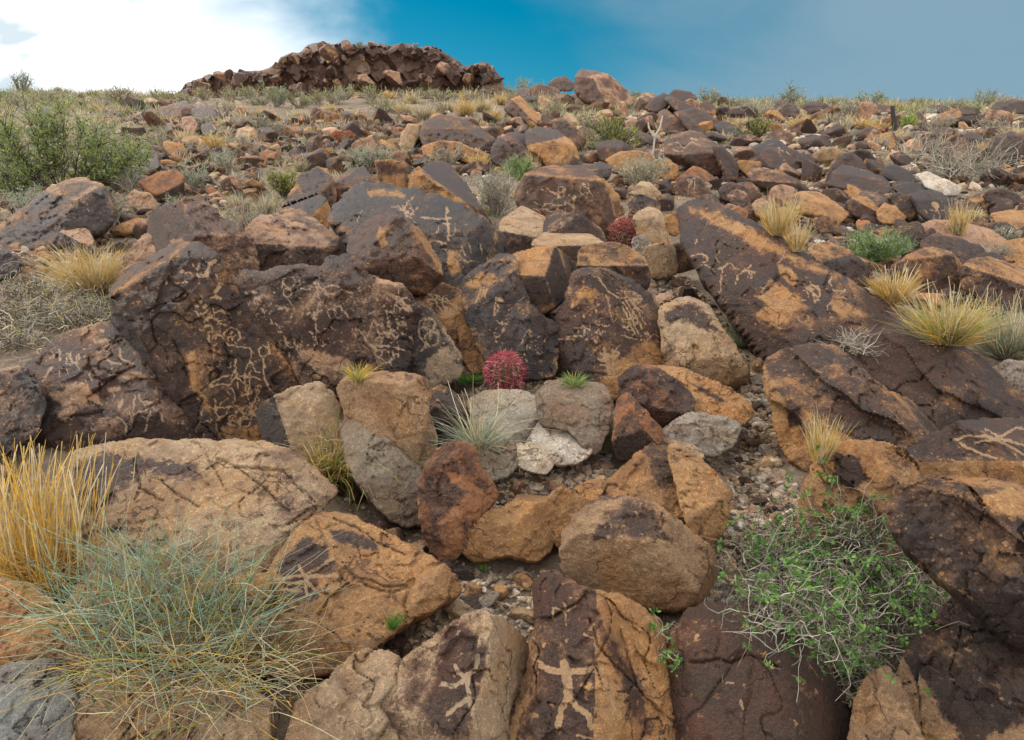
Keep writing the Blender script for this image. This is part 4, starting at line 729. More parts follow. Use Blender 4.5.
mid('boulder', 'brown layered boulder at the right edge above the last grass clump', [(963,272),(972,264),(988,261),(1010,268),(1045,278),(1045,300),(1010,304),(982,296),(966,286)], ((62,-8),(36,10,990,274)), bare='or', dark='pu', vp=[.7,.4], rough=1.0)
mid('rock', 'tan flat rock at the right edge, upper of the two ledges', [(1004,246),(1020,243),(1045,246),(1045,268),(1022,264),(1008,258)], ((40,0),), bare='or', dark='br', v=.2)
mid('rock', 'orange-lit flat ledge at the right edge below the dark mound', [(990,214),(1010,210),(1045,212),(1045,228),(1016,230),(996,224)], ((36,0),), bare='or', dark='br', v=.25)
mid('rock', 'grey block at the right edge beside the dark humped outcrop', [(997,370),(1008,364),(1045,368),(1045,392),(1016,388),(1002,380)], ((50,-10),), bare='gry', v=.1, dark='pu')
mid('boulder', 'dark ridge rock running along the upper edge of the huge tilted slab', [(812,250),(826,246),(848,254),(866,270),(864,284),(846,280),(826,266)], ((56,10),(34,0,840,258)), bare='or', dark='dk', vp=[.8,.5])
mid('rock', 'pinkish rock right of the grass clump above the huge tilted slab', [(752,204),(762,198),(774,206),(778,218),(766,220),(756,214)], bare='pnk', dark='br', v=.35)
mid('rock', 'purple rock just above the top corner of the huge tilted slab', [(718,190),(730,182),(744,186),(750,196),(738,202),(724,200)], dark='pu', bare='pnk', v=.8)

# ---- the cliff-topped knob on the skyline
def butte():
    oy = 52.0; k0 = oy
    poly = np.array([(168,112),(176,100),(180,92),(186,84),(200,78),(216,75),(228,72),(240,73),(252,71),(264,71),(272,66),(280,64),(285,56),(292,53),(298,54),(306,49),(308,45),(318,43),(330,45),(345,44),(360,46),(374,44),(390,46),(402,44),(410,46),(420,48),(430,46),(440,50),(452,58),(464,66),(474,66),(484,68),(492,66),(498,76),(504,84),(508,100),(508,118)], float)
    return rock('rocky_cliff', 'long cliff-topped rocky knob on the skyline at upper left', poly, [(74, 0), (56, -30, 230, 84), (60, 28, 470, 80)], vp=[.85, .8, .85], bare=(.20, .145, .105), dark='br', base=(340, 113), rough=.3, wear=.2, step=.8, blocks=(1.3, .55, .9), bevel=.05, cat='cliff', jag=.8, pull=float(depth_at(113)) - 50.0, thick=1.5)
CLIFF = butte()
for pl, lb, v_ in [([(768,112),(774,103),(784,100),(792,106),(788,113)], 'dark lumpy rock on the skyline right of the round olive shrub', .85), ([(800,112),(806,104),(818,101),(828,105),(832,112)], 'broad dark rock heap on the skyline left of the yucca', .8),
    ([(842,112),(848,104),(858,103),(864,110)], 'rounded brown rock on the skyline left of the weathered stump', .7), ([(868,113),(876,105),(890,106),(894,113)], 'flat brown rock on the skyline just left of the weathered stump', .75),
    ([(922,112),(930,106),(944,105),(950,112)], 'brown rock on the skyline just right of the yucca', .75), ([(952,114),(962,107),(976,108),(982,114)], 'purple-brown rock on the skyline between the yucca and the right edge', .8),
    ([(988,112),(996,103),(1010,100),(1030,102),(1034,113)], 'largest dark rock on the skyline at the far right edge', .85), ([(740,110),(748,104),(760,104),(764,111)], 'small brown rock on the skyline right of the slab stack', .6),
    ([(512,94),(520,88),(532,90),(536,98),(522,100)], 'brown rock on the skyline just right of the cliff', .7), ([(636,100),(644,93),(654,94),(656,102)], 'orange-brown rock on the skyline between the largest skyline boulder and slab stack', .4),
    ([(985,150),(995,136),(1012,132),(1034,138),(1034,152),(1005,158)], 'dark angular boulder at the right edge above the dead grey bush', .9), ([(958,140),(968,132),(982,136),(984,146),(968,148)], 'dark brown rock just above the dead grey bush', .85)]:
    mid('rock', lb, pl, ((60, float(len(lb) % 5) * 8 - 16), (34, 0, pl[2][0], pl[2][1] + 4)), v=v_, dark='pu', bare='pnk')

# ================================================================== loose stones
HP = HERO
def in_hero(x, y, grow=0):
    p = np.array([[x, y]])
    for h in HP:
        if h[:, 0].min() - grow < x < h[:, 0].max() + grow and h[:, 1].min() - grow < y < h[:, 1].max() + grow and inside(p, h)[0]: return True
    return False
LAND = [('the leafy green bush at the left', 70, 150), ('the dark slab pile beyond the leafy bush', 188, 115), ('the pair of red cacti', 344, 135), ('the left end of the cliff', 200, 95),
        ('the foot of the cliff', 300, 92), ('the right end of the cliff', 500, 92), ('the straw grass slope', 430, 108), ('the pale tan leaning slab', 410, 136), ('the wide brown upper-middle boulder', 458, 132),
        ('the bright-faceted dark rock', 522, 108), ('the tan-brown hollowed boulder', 553, 148), ('the largest skyline boulder', 604, 88), ('the slab stack', 690, 110), ('the crooked white stick', 653, 130),
        ('the bright-topped carved boulder', 690, 150), ('the trapezoid carved rock', 691, 187), ('the purple-brown smooth boulder', 782, 158), ('the large dark rounded boulder', 845, 168),
        ('the yucca', 908, 120), ('the weathered stump', 893, 118), ('the dead grey bush', 962, 155), ('the pale tan log-like slab', 938, 184), ('the light orange flat-faced boulder', 818, 206),
        ('the feathery green shrub', 874, 237), ('the hatched wedge boulder', 928, 270), ('the upper red cactus', 624, 228), ('the lower red cactus', 505, 358), ('the big carved boulder', 565, 195),
        ('the huge tilted slab', 790, 285), ('the round golden grass clump', 98, 264), ('the blue-grey fractured outcrop', 60, 215), ('the tallest carved boulder', 190, 330), ('the domed boulder', 420, 230),
        ('the cracked orange slab', 668, 490), ('the round-topped front boulder', 640, 560), ('the bent orange block', 508, 530), ('the upright rust boulder', 455, 510), ('the whitish flat slab', 560, 440),
        ('the lizard boulder', 455, 680), ('the human-figure boulder', 590, 660), ('the round rust-brown boulder', 760, 670), ('the star-carved slab', 350, 600), ('the crazed tan slab', 200, 500),
        ('the layered orange outcrop', 830, 410), ('the ribbed purple rock', 655, 395), ('the crumbling grey ledge', 700, 435), ('the twiggy green-leaved shrub', 850, 590), ('the dark overhanging boulder', 970, 560),
        ('the straw tuft on the ledge', 958, 220), ('the skyline at the far right', 1000, 105), ('the skyline right of the slab stack', 780, 105), ('the reddish upright slab', 162, 186)]
PEND = []
def pend(o, px, py, adj, noun): PEND.append((o, px, py, adj, noun))
ORD = ['nearest', 'second nearest', 'third nearest', 'fourth nearest', 'fifth nearest', 'sixth nearest', 'seventh nearest', 'eighth nearest', 'ninth nearest', 'tenth nearest'] + ['far %dth' % i for i in range(11, 40)]
def flush_labels():
    buckets = {}
    for o, px, py, adj, noun in PEND:
        best = min(LAND, key=lambda l: math.hypot(px - l[1], (py - l[2]) * 1.6))
        dx, dy = px - best[1], (py - best[2]) * 1.6
        where = ('to the right of' if dx > 0 else 'to the left of') if abs(dx) > abs(dy) else ('below' if dy > 0 else 'above')
        buckets.setdefault((adj, noun, where, best[0]), []).append((math.hypot(dx, dy), o))
    for (adj, noun, where, name), l in buckets.items():
        l.sort(key=lambda t: t[0])
        for i, (_, o) in enumerate(l):
            o['label'] = f'{adj} {noun} {where} {name}' if len(l) == 1 else f'{adj} {noun}, {ORD[i]} {where} {name}'

def stone_mesh(name, seed, bare, dark, v, flat=.6, sub=4, cuts=11):
    g = np.random.default_rng(seed)
    import bmesh
    bm = bmesh.new(); bmesh.ops.create_icosphere(bm, subdivisions=sub, radius=1)
    V = np.array([x.co[:] for x in bm.verts]); Fc = np.array([[x.index for x in f.verts] for f in bm.faces]); bm.free()
    nn = g.normal(size=(cuts, 3)); nn /= np.linalg.norm(nn, axis=1)[:, None]; h = g.uniform(.48, .86, cuts)
    k = V @ nn.T; rad = np.where(k > .05, h / np.maximum(k, .05), 9); so2 = np.sort(rad, 1); r_ = np.minimum(so2[:, 0], 1.25); gap = so2[:, 1] - so2[:, 0]
    P = V * r_[:, None]
    P = P * (1 + .036 * fbm(P * 2.2, 4, seed) + .02 * fbm(P * 9, 3, seed + 1))[:, None]
    P = P * np.array([1, .8, flat]); fi = rad.argmin(1); fv = g.uniform(-.45, .3, cuts)
    va = v + .07 + fv[fi] + .7 * fbm(P * 2.5, 4, seed + 2) - .3 * np.exp(-(gap / .05) ** 2)
    tb = np.ones((len(P), 1))
    return make_mesh(name, P, [Fc], dict(varnish=va, glyph=np.zeros(len(P)), bare=np.array(BARE[bare]) * tb, dark=np.array(DARK[dark]) * tb), True, M_ROCK)
PROTO = []
for i, (ba, da, v_, fl, lab) in enumerate([('pnk', 'dk', .9, .55, 'flat dark-brown'), ('or', 'pu', .8, .62, 'blocky purple-brown'), ('pnk', 'br', .7, .7, 'chunky brown'), ('or', 'br', .35, .55, 'orange-brown'),
        ('tan', 'br', .2, .5, 'tan'), ('pnk', 'pu', .85, .46, 'thin purple-brown'), ('or', 'dk', .75, .8, 'blocky dark-brown'), ('rust', 'br', .45, .5, 'reddish'), ('gry', 'pu', .3, .5, 'grey'), ('pnk', 'pu', .6, .6, 'mottled brown')]):
    PROTO.append((stone_mesh('stone', 100 + i * 7, ba, da, v_, fl), lab)); PROTO.append((stone_mesh('stone', 103 + i * 7, ba, da, v_, fl * .9), lab))
ga = np.random.default_rng(77)
def size_word(wpx): return 'small' if wpx < 11 else ('medium-sized' if wpx < 19 else 'large')
PLACED = []
PW = np.array([.17, .16, .16, .10, .05, .13, .13, .04, .02, .04])
def stone(px, py, wpx, k=None, group='loose rocks on the hillside'):
    me, lab = PROTO[(int(ga.choice(10, p=PW)) * 2 + int(ga.integers(2))) if k is None else k]
    p = ground(px, py); m = mpp(px, py) * wpx * .5
    o = bpy.data.objects.new('rock', me); C.objects.link(o)
    o.scale = (m * ga.uniform(.9, 1.25), m * ga.uniform(.9, 1.2), m * ga.uniform(.95, 1.45))
    o.rotation_euler = (ga.normal(.2, .25), ga.normal(0, .25), ga.uniform(0, 6.28))
    z = on_ground(p[0], p[1]); o.location = (p[0], p[1], z + o.scale[2] * .18)
    tag(o, None, 'rock', group); pend(o, px, py, f'{size_word(wpx)} {lab}', 'rock'); PLACED.append((px, py, wpx)); return o
def scatter(n, x0, x1, y0, y1, w0, w1, keep=lambda x, y: True, gap=.36, tries=6000):
    c = 0
    for _ in range(tries):
        if c >= n: break
        x, y = ga.uniform(x0, x1), ga.uniform(y0, y1); wp = ga.uniform(w0, w1) * (0.55 + .45 * (y - 95) / 120)
        if not keep(x, y) or in_hero(x, y - wp * .2): continue
        if any(abs(x - a) < (wp + q) * gap and abs(y - b_) < (wp + q) * gap * .55 for a, b_, q in PLACED): continue
        stone(x, y, wp); c += 1
scatter(95, 735, 1035, 112, 180, 32, 58)
scatter(40, 640, 860, 165, 215, 26, 46)
scatter(34, 560, 735, 100, 200, 28, 48)
scatter(50, 240, 560, 98, 170, 26, 48)
scatter(24, 130, 260, 104, 215, 22, 38)
scatter(22, 860, 1035, 180, 270, 22, 42)
scatter(12, 0, 150, 200, 262, 10, 24)
# bigger stones lying among the gravel in front
for x, y, wp, k in [(705, 176, 18, 5), (442,536,24,8),(448,560,20,9),(432,590,14,8),(456,602,30,4),(370,640,30,8),(405,637,28,9),(420,648,18,8),(470,596,16,4),(486,590,32,8),(498,580,20,3),(524,568,26,3),(524,606,36,4),(549,576,34,9),(470,580,22,3),(462,632,26,9),
                    (398,628,20,8),(330,672,16,8),(720,546,26,8),(728,568,24,8),(715,600,22,4),(745,535,14,8),(735,522,12,4),(760,470,16,4),(748,452,18,8),(765,440,14,8),(757,420,18,4),(770,480,14,9),(742,430,16,8),(752,500,14,8),(780,500,16,4),(795,484,14,8),
                    (735,476,16,8),(716,458,16,4),(600,470,18,8),(585,476,16,8),(560,472,18,4),(545,480,16,8),(610,462,20,8),(598,455,14,8),(640,460,16,4),(518,475,18,8),(500,486,14,4),(480,500,12,8),(515,372,10,8),(530,388,12,4),(548,378,10,8),(690,330,20,3),(700,352,14,3),(668,296,24,3),(690,296,20,7),(676,282,14,8),(700,322,12,9),(722,352,14,8),
                    (758,360,16,4),(762,376,12,8),(755,392,14,8),(752,336,12,3),(618,625,20,9),(700,622,16,9),(686,628,18,7),(640,612,34,4),(30,280,14,3),(14,300,18,3),(60,268,12,4),(44,262,10,3),(75,292,14,4),(20,275,16,9),(240,214,18,8),(232,205,14,4)]:
    stone(x, y, wp, None if k is None else k * 2 + int(ga.integers(2)), 'stones lying in the gravel')

# stones wedged in the gaps between the boulders
c_ = 0
for _ in range(900):
    x, y = ga.uniform(100, 1010), ga.uniform(200, 600)
    if in_hero(x, y, 0) or (470 < x < 820 and 360 < y) or (x > 640 and x < 770 and y > 255) or (x < 130 and y < 330) or (x > 745 and y > 500): continue
    if any(abs(x - a) < 12 and abs(y - b_) < 10 for a, b_, q in PLACED): continue
    stone(x, y + 4, ga.uniform(20, 36), None, 'stones wedged between the boulders'); c_ += 1
    if c_ >= 46: break
# the cliff: angular blocks standing out of its face and crest
cl = CLIFF; cb = np.array(cl.location); gc = np.random.default_rng(8); poly_ = HERO[[i for i, h in enumerate(HERO) if h[:, 1].min() < 44][0]]; nb_ = 0
for _ in range(4000):
    if nb_ >= 98: break
    x, y = gc.uniform(172, 508), gc.uniform(44, 110)
    if not inside(np.array([[x, y]]), poly_ + np.array([0, 1.0]))[0]: continue
    top = not inside(np.array([[x, y - 7]]), poly_)[0]
    if nb_ < 50 and not top: continue
    me, _l = PROTO[int(gc.choice([0, 1, 4, 5, 10, 11, 18, 2]))]
    o = bpy.data.objects.new('block', me); C.objects.link(o); o.parent = cl
    Yd = 49.4 + (110 - y) * .016 if not top else 50.6; p = np.array([0, 0, HC]) + Yd * ray(x, y); w_ = gc.uniform(.18, .34) if gc.random() < .55 else gc.uniform(.34, .68) * (1.25 if not top else .85)
    o.location = tuple(p - cb); o.scale = (w_ * gc.uniform(.8, 1.2), w_, w_ * gc.uniform(.9, 1.7)); o.rotation_euler = (gc.normal(0, .3), gc.normal(0, .3), gc.uniform(0, 6.28)); nb_ += 1
# pebbles and chips: nobody could count them
# the 300 rocks that show largest stay single things; the smallest of the rest go into the rubble
nh = sum(1 for o in C.objects if o.name.split('.')[0] == 'rock' and not o.get('group')); MINOR = []
ST = sorted([t for t in PEND if t[4] == 'rock'], key=lambda t: max(t[0].scale[:]) / t[0].location[1])
for t in ST[:max(0, len(ST) + nh - 299)]:
    MINOR.append((t[1], t[2], 2 * max(t[0].scale[:]) / mpp(t[1], t[2]))); PEND.remove(t); bpy.data.objects.remove(t[0])
def pebbles(name, label, spots, seed, cols=('tan', 'gry', 'wht', 'wht', 'gry', 'wht', 'pnk', 'tan'), vs=(.85, .05, .05, .05), cat='gravel'):
    g = np.random.default_rng(seed); import bmesh
    bm = bmesh.new(); bmesh.ops.create_icosphere(bm, subdivisions=2, radius=1)
    V0 = np.array([x.co[:] for x in bm.verts]); F0 = np.array([[x.index for x in f.verts] for f in bm.faces]); bm.free()
    VV, FF, A, B, Dk = [], [], [], [], []; n = 0
    shapes = []
    for s in range(14):
        nn = g.normal(size=(9, 3)); nn /= np.linalg.norm(nn, axis=1)[:, None]; h = g.uniform(.5, .95, 9)
        k = V0 @ nn.T; shapes.append(V0 * np.minimum(np.where(k > .05, h / np.maximum(k, .05), 9).min(1), 1.3)[:, None])
    for x, y, wp in spots:
        p = ground(x, y); m = mpp(x, y) * wp * .5
        a = g.uniform(0, 6.28); c, s_ = math.cos(a), math.sin(a); Rm = np.array([[c, -s_, 0], [s_, c, 0], [0, 0, 1]])
        tl = g.normal(0, .3, 2); Rt = np.array([[1, 0, tl[0]], [0, 1, tl[1]], [-tl[0], -tl[1], 1]])
        v = (shapes[int(g.integers(14))] * np.array([1, g.uniform(.6, 1), g.uniform(.35, .7)]) * m) @ Rm.T @ Rt.T
        z = on_ground(p[0], p[1])
        VV.append(v + np.array([p[0], p[1], z + m * .2])); FF.append(F0 + n); n += len(v)
        A.append(np.full(len(v), g.choice([-.3, .1, .6, .9], p=vs))); B.append(np.tile(np.array(BARE[cols[int(g.integers(8))]]) * g.uniform(.8, 1.3), (len(v), 1))); Dk.append(np.tile(np.array(DARK['pu'] if cat == 'rubble' else (.13, .11, .09)) * g.uniform(.8, 1.5), (len(v), 1)))
    VV = np.concatenate(VV); me = make_mesh(name, VV, [np.concatenate(FF)], dict(varnish=np.concatenate(A), glyph=np.zeros(len(VV)), bare=np.concatenate(B), dark=np.concatenate(Dk)), False, M_ROCK)
    link(name, me, (0, 0, 0), None, label, cat, None, 'stuff')
gp = np.random.default_rng(5); sp1 = []
wash = [(np.array(z, float), n, a, b) for z, n, a, b in [
    ([(745,372),(768,376),(782,440),(815,505),(800,560),(745,640),(700,640),(708,590),(720,540),(730,480),(712,450),(742,420)], 2300, 4, 13),
    ([(470,430),(610,440),(625,470),(590,490),(560,485),(500,510),(476,500),(470,470)], 1000, 3, 11), ([(480,370),(548,366),(548,385),(535,396),(470,392)], 260, 2.5, 8),
    ([(430,545),(480,552),(545,556),(570,580),(540,640),(520,640),(440,625),(390,655),(380,640),(430,600)], 600, 3, 12),
    ([(648,270),(690,272),(745,345),(760,380),(745,395),(720,330),(660,300)], 420, 3, 12), ([(0,250),(120,240),(130,290),(0,350)], 320, 2.5, 8), ([(330,470),(430,480),(450,560),(400,545),(350,520)], 160, 3, 10),
    ([(0,190),(1024,150),(1024,330),(880,300),(700,200),(500,200),(300,170),(200,220),(0,330)], 1500, 3, 13), ([(0,100),(1024,108),(1024,150),(0,190)], 1300, 2, 9), ([(560,110),(1024,112),(1024,300),(880,300),(700,200)], 1100, 4, 14), ([(640,420),(760,420),(760,600),(700,610)], 300, 3, 10), ([(280,640),(400,640),(380,690),(300,700)], 160, 3, 9), ([(660,600),(700,600),(690,660),(665,660)], 90, 3, 9)]]
for poly, n, a, b_ in wash:
    lo, hi = poly.min(0), poly.max(0); c = 0
    while c < n:
        q_ = lo + (hi - lo) * gp.random((n, 2)); q_ = q_[inside(q_, poly)]
        for x, y in q_[:n - c]: sp1.append((x, y, a + (b_ - a) * gp.random() ** 2.2))
        c += len(q_)
pebbles('gravel', 'grey and tan gravel and stone chips covering the ground between the boulders', sp1, 9)

sp2 = list(MINOR)
for poly, n, a, b_ in [(np.array(z, float), n, a, b) for z, n, a, b in [([(560,112),(1030,116),(1030,300),(900,290),(700,200),(560,190)], 1500, 6, 20), ([(240,94),(560,94),(560,175),(240,165)], 1500, 6, 24), ([(60,100),(260,94),(260,200),(140,215),(150,150)], 800, 5, 20), ([(0,96),(560,92),(560,104),(0,106)], 380, 4, 13), ([(140,93),(240,88),(240,100),(140,101)], 160, 4, 9), ([(500,92),(1030,104),(1030,122),(500,116)], 420, 4, 12), ([(0,195),(150,190),(150,260),(0,280)], 90, 5, 13)]]:
    lo, hi = poly.min(0), poly.max(0); c = 0
    while c < n:
        q_ = lo + (hi - lo) * gp.random((n, 2)); q_ = q_[inside(q_, poly)]
        for x, y in q_[:n - c]:
            if not in_hero(x, y): sp2.append((x, y, (a + (b_ - a) * gp.random() ** 1.8) * (.55 + .45 * (y - 95) / 120)))
        c += len(q_)
for _ in range(2600):                     # the slope goes on to both sides of the view
    sx = -1 if gp.random() < .5 else 1; y = 102 + 640 * gp.random() ** 1.7; x = (1050 if sx > 0 else -26) + sx * 620 * gp.random() ** 1.3
    sp2.append((x, y, (6 + 34 * gp.random() ** 2.4) * (.5 + .9 * (y - 95) / 300)))
pebbles('rubble', 'dark brown broken rubble covering the upper slope between the boulders', sp2, 10, ('pnk', 'or', 'pnk', 'or', 'brn', 'rust', 'pnk', 'tan'), (.15, .15, .35, .35), 'rubble')

# ================================================================== plants
class Strands:
    """blades (flat ribbons) or twigs (three-sided tubes) collected into one mesh"""
    def __init__(s): s.V = []; s.F = []; s.C = []; s.n = 0
    def add(s, P, W, col, tube=False):
        """P (N,k,3) centre lines, W (N,k) full widths, col (N,3)"""
        P = np.asarray(P, float); N_, k, _ = P.shape
        t = np.gradient(P, axis=1); t /= np.linalg.norm(t, axis=2, keepdims=True) + 1e-9
        rnd = vg.normal(size=(N_, 1, 3)); a = np.cross(t, rnd); a /= np.linalg.norm(a, axis=2, keepdims=True) + 1e-9
        h = W[..., None] * .5
        if tube:
            b_ = np.cross(t, a); R_ = [a * h, (-.5 * a + .87 * b_) * h, (-.5 * a - .87 * b_) * h]
            V = np.stack([P + r_ for r_ in R_], 2); m = 3                      # N,k,3,3
            i = np.arange(N_)[:, None, None] * k * 3 + np.arange(k - 1)[None, :, None] * 3
            j = np.arange(3)[None, None, :]; j2 = (j + 1) % 3
            f = np.stack([i + j, i + j2, i + 3 + j2, i + 3 + j], -1).reshape(-1, 4)
        else:
            V = np.stack([P - a * h, P + a * h], 2); m = 2
            i = np.arange(N_)[:, None] * k * 2 + np.arange(k - 1)[None, :] * 2
            f = np.stack([i, i + 1, i + 3, i + 2], -1).reshape(-1, 4)
        s.V.append(V.reshape(-1, 3)); s.F.append(f + s.n); s.C.append(np.repeat(col, k * m, 0)); s.n += N_ * k * m
    def leaves(s, P, D, U, L_, W_, col):
        """leaf diamonds: P base (N,3), D direction, U side vector"""
        P = np.asarray(P); D = D / (np.linalg.norm(D, axis=1, keepdims=True) + 1e-9); U = U - D * (U * D).sum(1, keepdims=True); U /= np.linalg.norm(U, axis=1, keepdims=True) + 1e-9
        Nn = np.cross(D, U); L_ = L_[:, None]; W_ = W_[:, None]
        V = np.stack([P, P + D * L_ * .5 + U * W_ * .5 + Nn * W_ * .12, P + D * L_, P + D * L_ * .5 - U * W_ * .5 + Nn * W_ * .12], 1)
        i = np.arange(len(P))[:, None] * 4 + np.arange(4)[None]
        s.V.append(V.reshape(-1, 3)); s.F.append(i + s.n); s.C.append(np.repeat(col, 4, 0)); s.n += len(P) * 4
    def build(s, name, m, loc, parent=None, **k):
        V = np.concatenate(s.V); loc = np.array(loc)
        me = make_mesh(name, V - loc, [np.concatenate(s.F)], dict(tint=np.concatenate(s.C)), True, m)
        return link(name, me, (0, 0, 0) if parent else tuple(loc), parent, **k)
vg = np.random.default_rng(3)
bpy.context.view_layer.update(); DG = bpy.context.evaluated_depsgraph_get()
def spot(px, py):
    """the rock or ground seen at a picture point"""
    d = ray(px, py); d = d / np.linalg.norm(d)
    ok, loc, *_ = S.ray_cast(DG, Vector((0, 0, HC)), Vector(tuple(d)))
    return np.array(loc) if ok else foot(px, py)
def mps(p): return (p[1] * cp + (p[2] - HC) * sp) / F
PAL = dict(gold=[(.58, .36, .07), (.66, .45, .12), (.46, .27, .05)], straw=[(.52, .42, .24), (.60, .50, .32), (.42, .33, .18)], grey=[(.26, .24, .19), (.34, .31, .25), (.20, .19, .14)], sage=[(.22, .27, .18), (.30, .34, .24), (.36, .33, .22)],
           blue=[(.24, .36, .25), (.32, .45, .33), (.38, .45, .30)], green=[(.10, .19, .06), (.15, .25, .07), (.20, .27, .09)], olive=[(.19, .19, .04), (.27, .25, .06), (.13, .14, .04)], lime=[(.28, .32, .07), (.36, .37, .11), (.22, .27, .06)],
           twig=[(.33, .27, .20), (.42, .36, .29), (.25, .20, .15)], dtwig=[(.075, .055, .045), (.11, .085, .07), (.05, .04, .035)], leaf=[(.085, .20, .035), (.12, .25, .05), (.06, .15, .03), (.16, .24, .06)], moss=[(.10, .22, .03), (.15, .27, .05), (.08, .16, .03)],
           red=[(.45, .06, .09), (.56, .20, .21), (.34, .04, .06), (.50, .34, .27), (.50, .09, .13)], rust=[(.42, .15, .08), (.50, .26, .15), (.34, .09, .06)])
def pal(names, n):
    c = np.concatenate([np.array(PAL[x]) for x in names.split()]); return c[vg.integers(len(c), size=n)] * vg.uniform(.8, 1.2, (n, 1))
def blades(base, r0, L_, spread, n, k=5, droop=.5, lean=(0, 0), lmin=.45, up=1.0):
    """n curved lines fanning out of a disc of radius r0 round base"""
    th = vg.uniform(0, 6.283, n); q = np.sqrt(vg.random(n)); tilt = spread * q * vg.uniform(.55, 1.15, n)
    st = np.stack([np.cos(th) * r0 * q, np.sin(th) * r0 * q, np.zeros(n)], -1) + base
    th2 = th + vg.normal(0, .5, n)
    D = np.stack([np.cos(th2) * np.sin(tilt), np.sin(th2) * np.sin(tilt), np.cos(tilt) * up], -1) + np.array([lean[0], lean[1], 0]) * vg.uniform(.5, 1.2, (n, 1))
    D /= np.linalg.norm(D, axis=1, keepdims=True)
    Ln = L_ * vg.uniform(lmin, 1.0, n); s = np.linspace(0, 1, k)[None, :, None]
    side = np.stack([np.cos(th2), np.sin(th2), -np.full(n, .9)], -1) * (droop * vg.uniform(.2, 1.2, (n, 1)))
    wob = vg.normal(0, .05, (n, 1, 3)) * np.sin(s * 3.1)
    P = st[:, None, :] + Ln[:, None, None] * (D[:, None, :] * s + side[:, None, :] * s ** 2.2 * .5 + wob)
    return P
def taper(n, k, w, tip=.15): return w * np.linspace(1, tip, k)[None] * vg.uniform(.7, 1.2, (n, 1))
def foot(px, py):
    p = ground(px, py); return np.array([p[0], p[1], on_ground(p[0], p[1])])
def on_rock(px, py, back=0.0):
    """a spot on the slope's own row, pushed back a little"""
    return foot(px, py)
def grass(label, px, py, wpx, hpx, n, cols, droop=.5, lean=(0, 0), wd=1.2, spread=None, cat='grass clump', name='grass_clump', group=None, auto=None, stalks=0, at=None, lmin=.4):
    b_ = (spot(px, py) if py > 215 else foot(px, py)) if at is None else at; m = mps(b_); s = Strands()
    sp_ = spread if spread is not None else math.atan2(wpx * .5, hpx) * 1.25
    P = blades(b_, wpx * .16 * m, hpx * 1.08 * m, sp_, n, 6, droop, lean, lmin); s.add(P, taper(n, 6, wd * m), pal(cols, n))
    nb = n // 3; P = blades(b_, wpx * .2 * m, hpx * .5 * m, sp_ * 1.3, nb, 5, droop * 1.3, lean); s.add(P, taper(nb, 5, wd * m), pal(cols + ' grey', nb))
    if stalks:
        P = blades(b_, wpx * .2 * m, hpx * 1.25 * m, sp_ * .6, stalks, 6, droop * .3, lean, .7); s.add(P, taper(stalks, 6, wd * 1.1 * m, .5), pal('straw', stalks))
    o = s.build(name, M_GRASS, b_, label=label, cat=cat, group=group)
    if auto: pend(o, px, py - hpx * .4, auto, 'grass tuft' if cat == 'grass clump' else cat)
    return o
def shrub(label, px, py, wpx, hpx, cols, tcols='twig', n=26, nl=1600, leaf=2.2, lw=.35, cat='shrub', name='shrub', group=None, auto=None, curl=.28, sub=5, tw=1.0, at=None, flat=1.0):
    """woody shrub: stems and twigs, with leaves along the twigs"""
    b_ = foot(px, py) if at is None else at; m = mpp(px, py); root = bpy.data.objects.new(name, None); C.objects.link(root); root.location = b_; tag(root, label, cat, group)
    s = Strands(); sp_ = math.atan2(wpx * .5, hpx) * 1.1
    th = vg.uniform(0, 6.283, n); ti = sp_ * np.sqrt(vg.random(n)) * 1.1
    D = np.stack([np.cos(th) * np.sin(ti), np.sin(th) * np.sin(ti) * flat, np.cos(ti)], -1)
    Ln = np.hypot(hpx * np.cos(ti), wpx * .5 * np.sin(ti)) * m * vg.uniform(.7, 1.02, n)
    st = b_ + np.stack([np.cos(th), np.sin(th), th * 0], -1) * wpx * .04 * m
    P = wander(st, D, Ln * .8, 7, curl * .5); s.add(P, taper(n, 7, 1.6 * tw * m, .4), pal(tcols, n), True)
    # side twigs
    ii = vg.integers(n, size=n * sub); jj = vg.integers(2, 7, size=n * sub); st2 = P[ii, jj]
    D2 = D[ii] + vg.normal(0, .6, (n * sub, 3)); D2[:, 2] += .15
    P2 = wander(st2, D2, Ln[ii] * vg.uniform(.2, .45, n * sub), 5, curl); s.add(P2, taper(len(P2), 5, .8 * tw * m, .4), pal(tcols, len(P2)), True)
    s.build('stems', M_TWIG, b_, root)
    if nl:
        lv = Strands(); ii = vg.integers(len(P2), size=nl); u = vg.random(nl) * 3.99; j0 = u.astype(int); fr = (u - j0)[:, None]
        pp = P2[ii, j0] * (1 - fr) + P2[ii, j0 + 1] * fr + vg.normal(0, 1.2 * m, (nl, 3))
        dd = vg.normal(0, .7, (nl, 3)) + D[ii % n] * .5 + np.array([0, 0, .5])
        lv.leaves(pp, dd, vg.normal(size=(nl, 3)), leaf * m * vg.uniform(.6, 1.5, nl), leaf * lw * m * vg.uniform(.7, 1.3, nl), pal(cols, nl)); lv.build('leaves', M_LEAF, b_, root)
    if auto: pend(root, px, py - hpx * .4, auto, cat)
    return root

def wander(starts, dirs, L_, k, curl, grav=0.0):
    """wandering twigs: (N,k,3)"""
    n = len(starts); P = np.zeros((n, k, 3)); P[:, 0] = starts; d = dirs / np.linalg.norm(dirs, axis=1, keepdims=True)
    for i in range(1, k):
        d = d + vg.normal(0, curl, (n, 3)); d[:, 2] -= grav; d /= np.linalg.norm(d, axis=1, keepdims=True)
        P[:, i] = P[:, i - 1] + d * (L_ / (k - 1))[:, None]
    return P
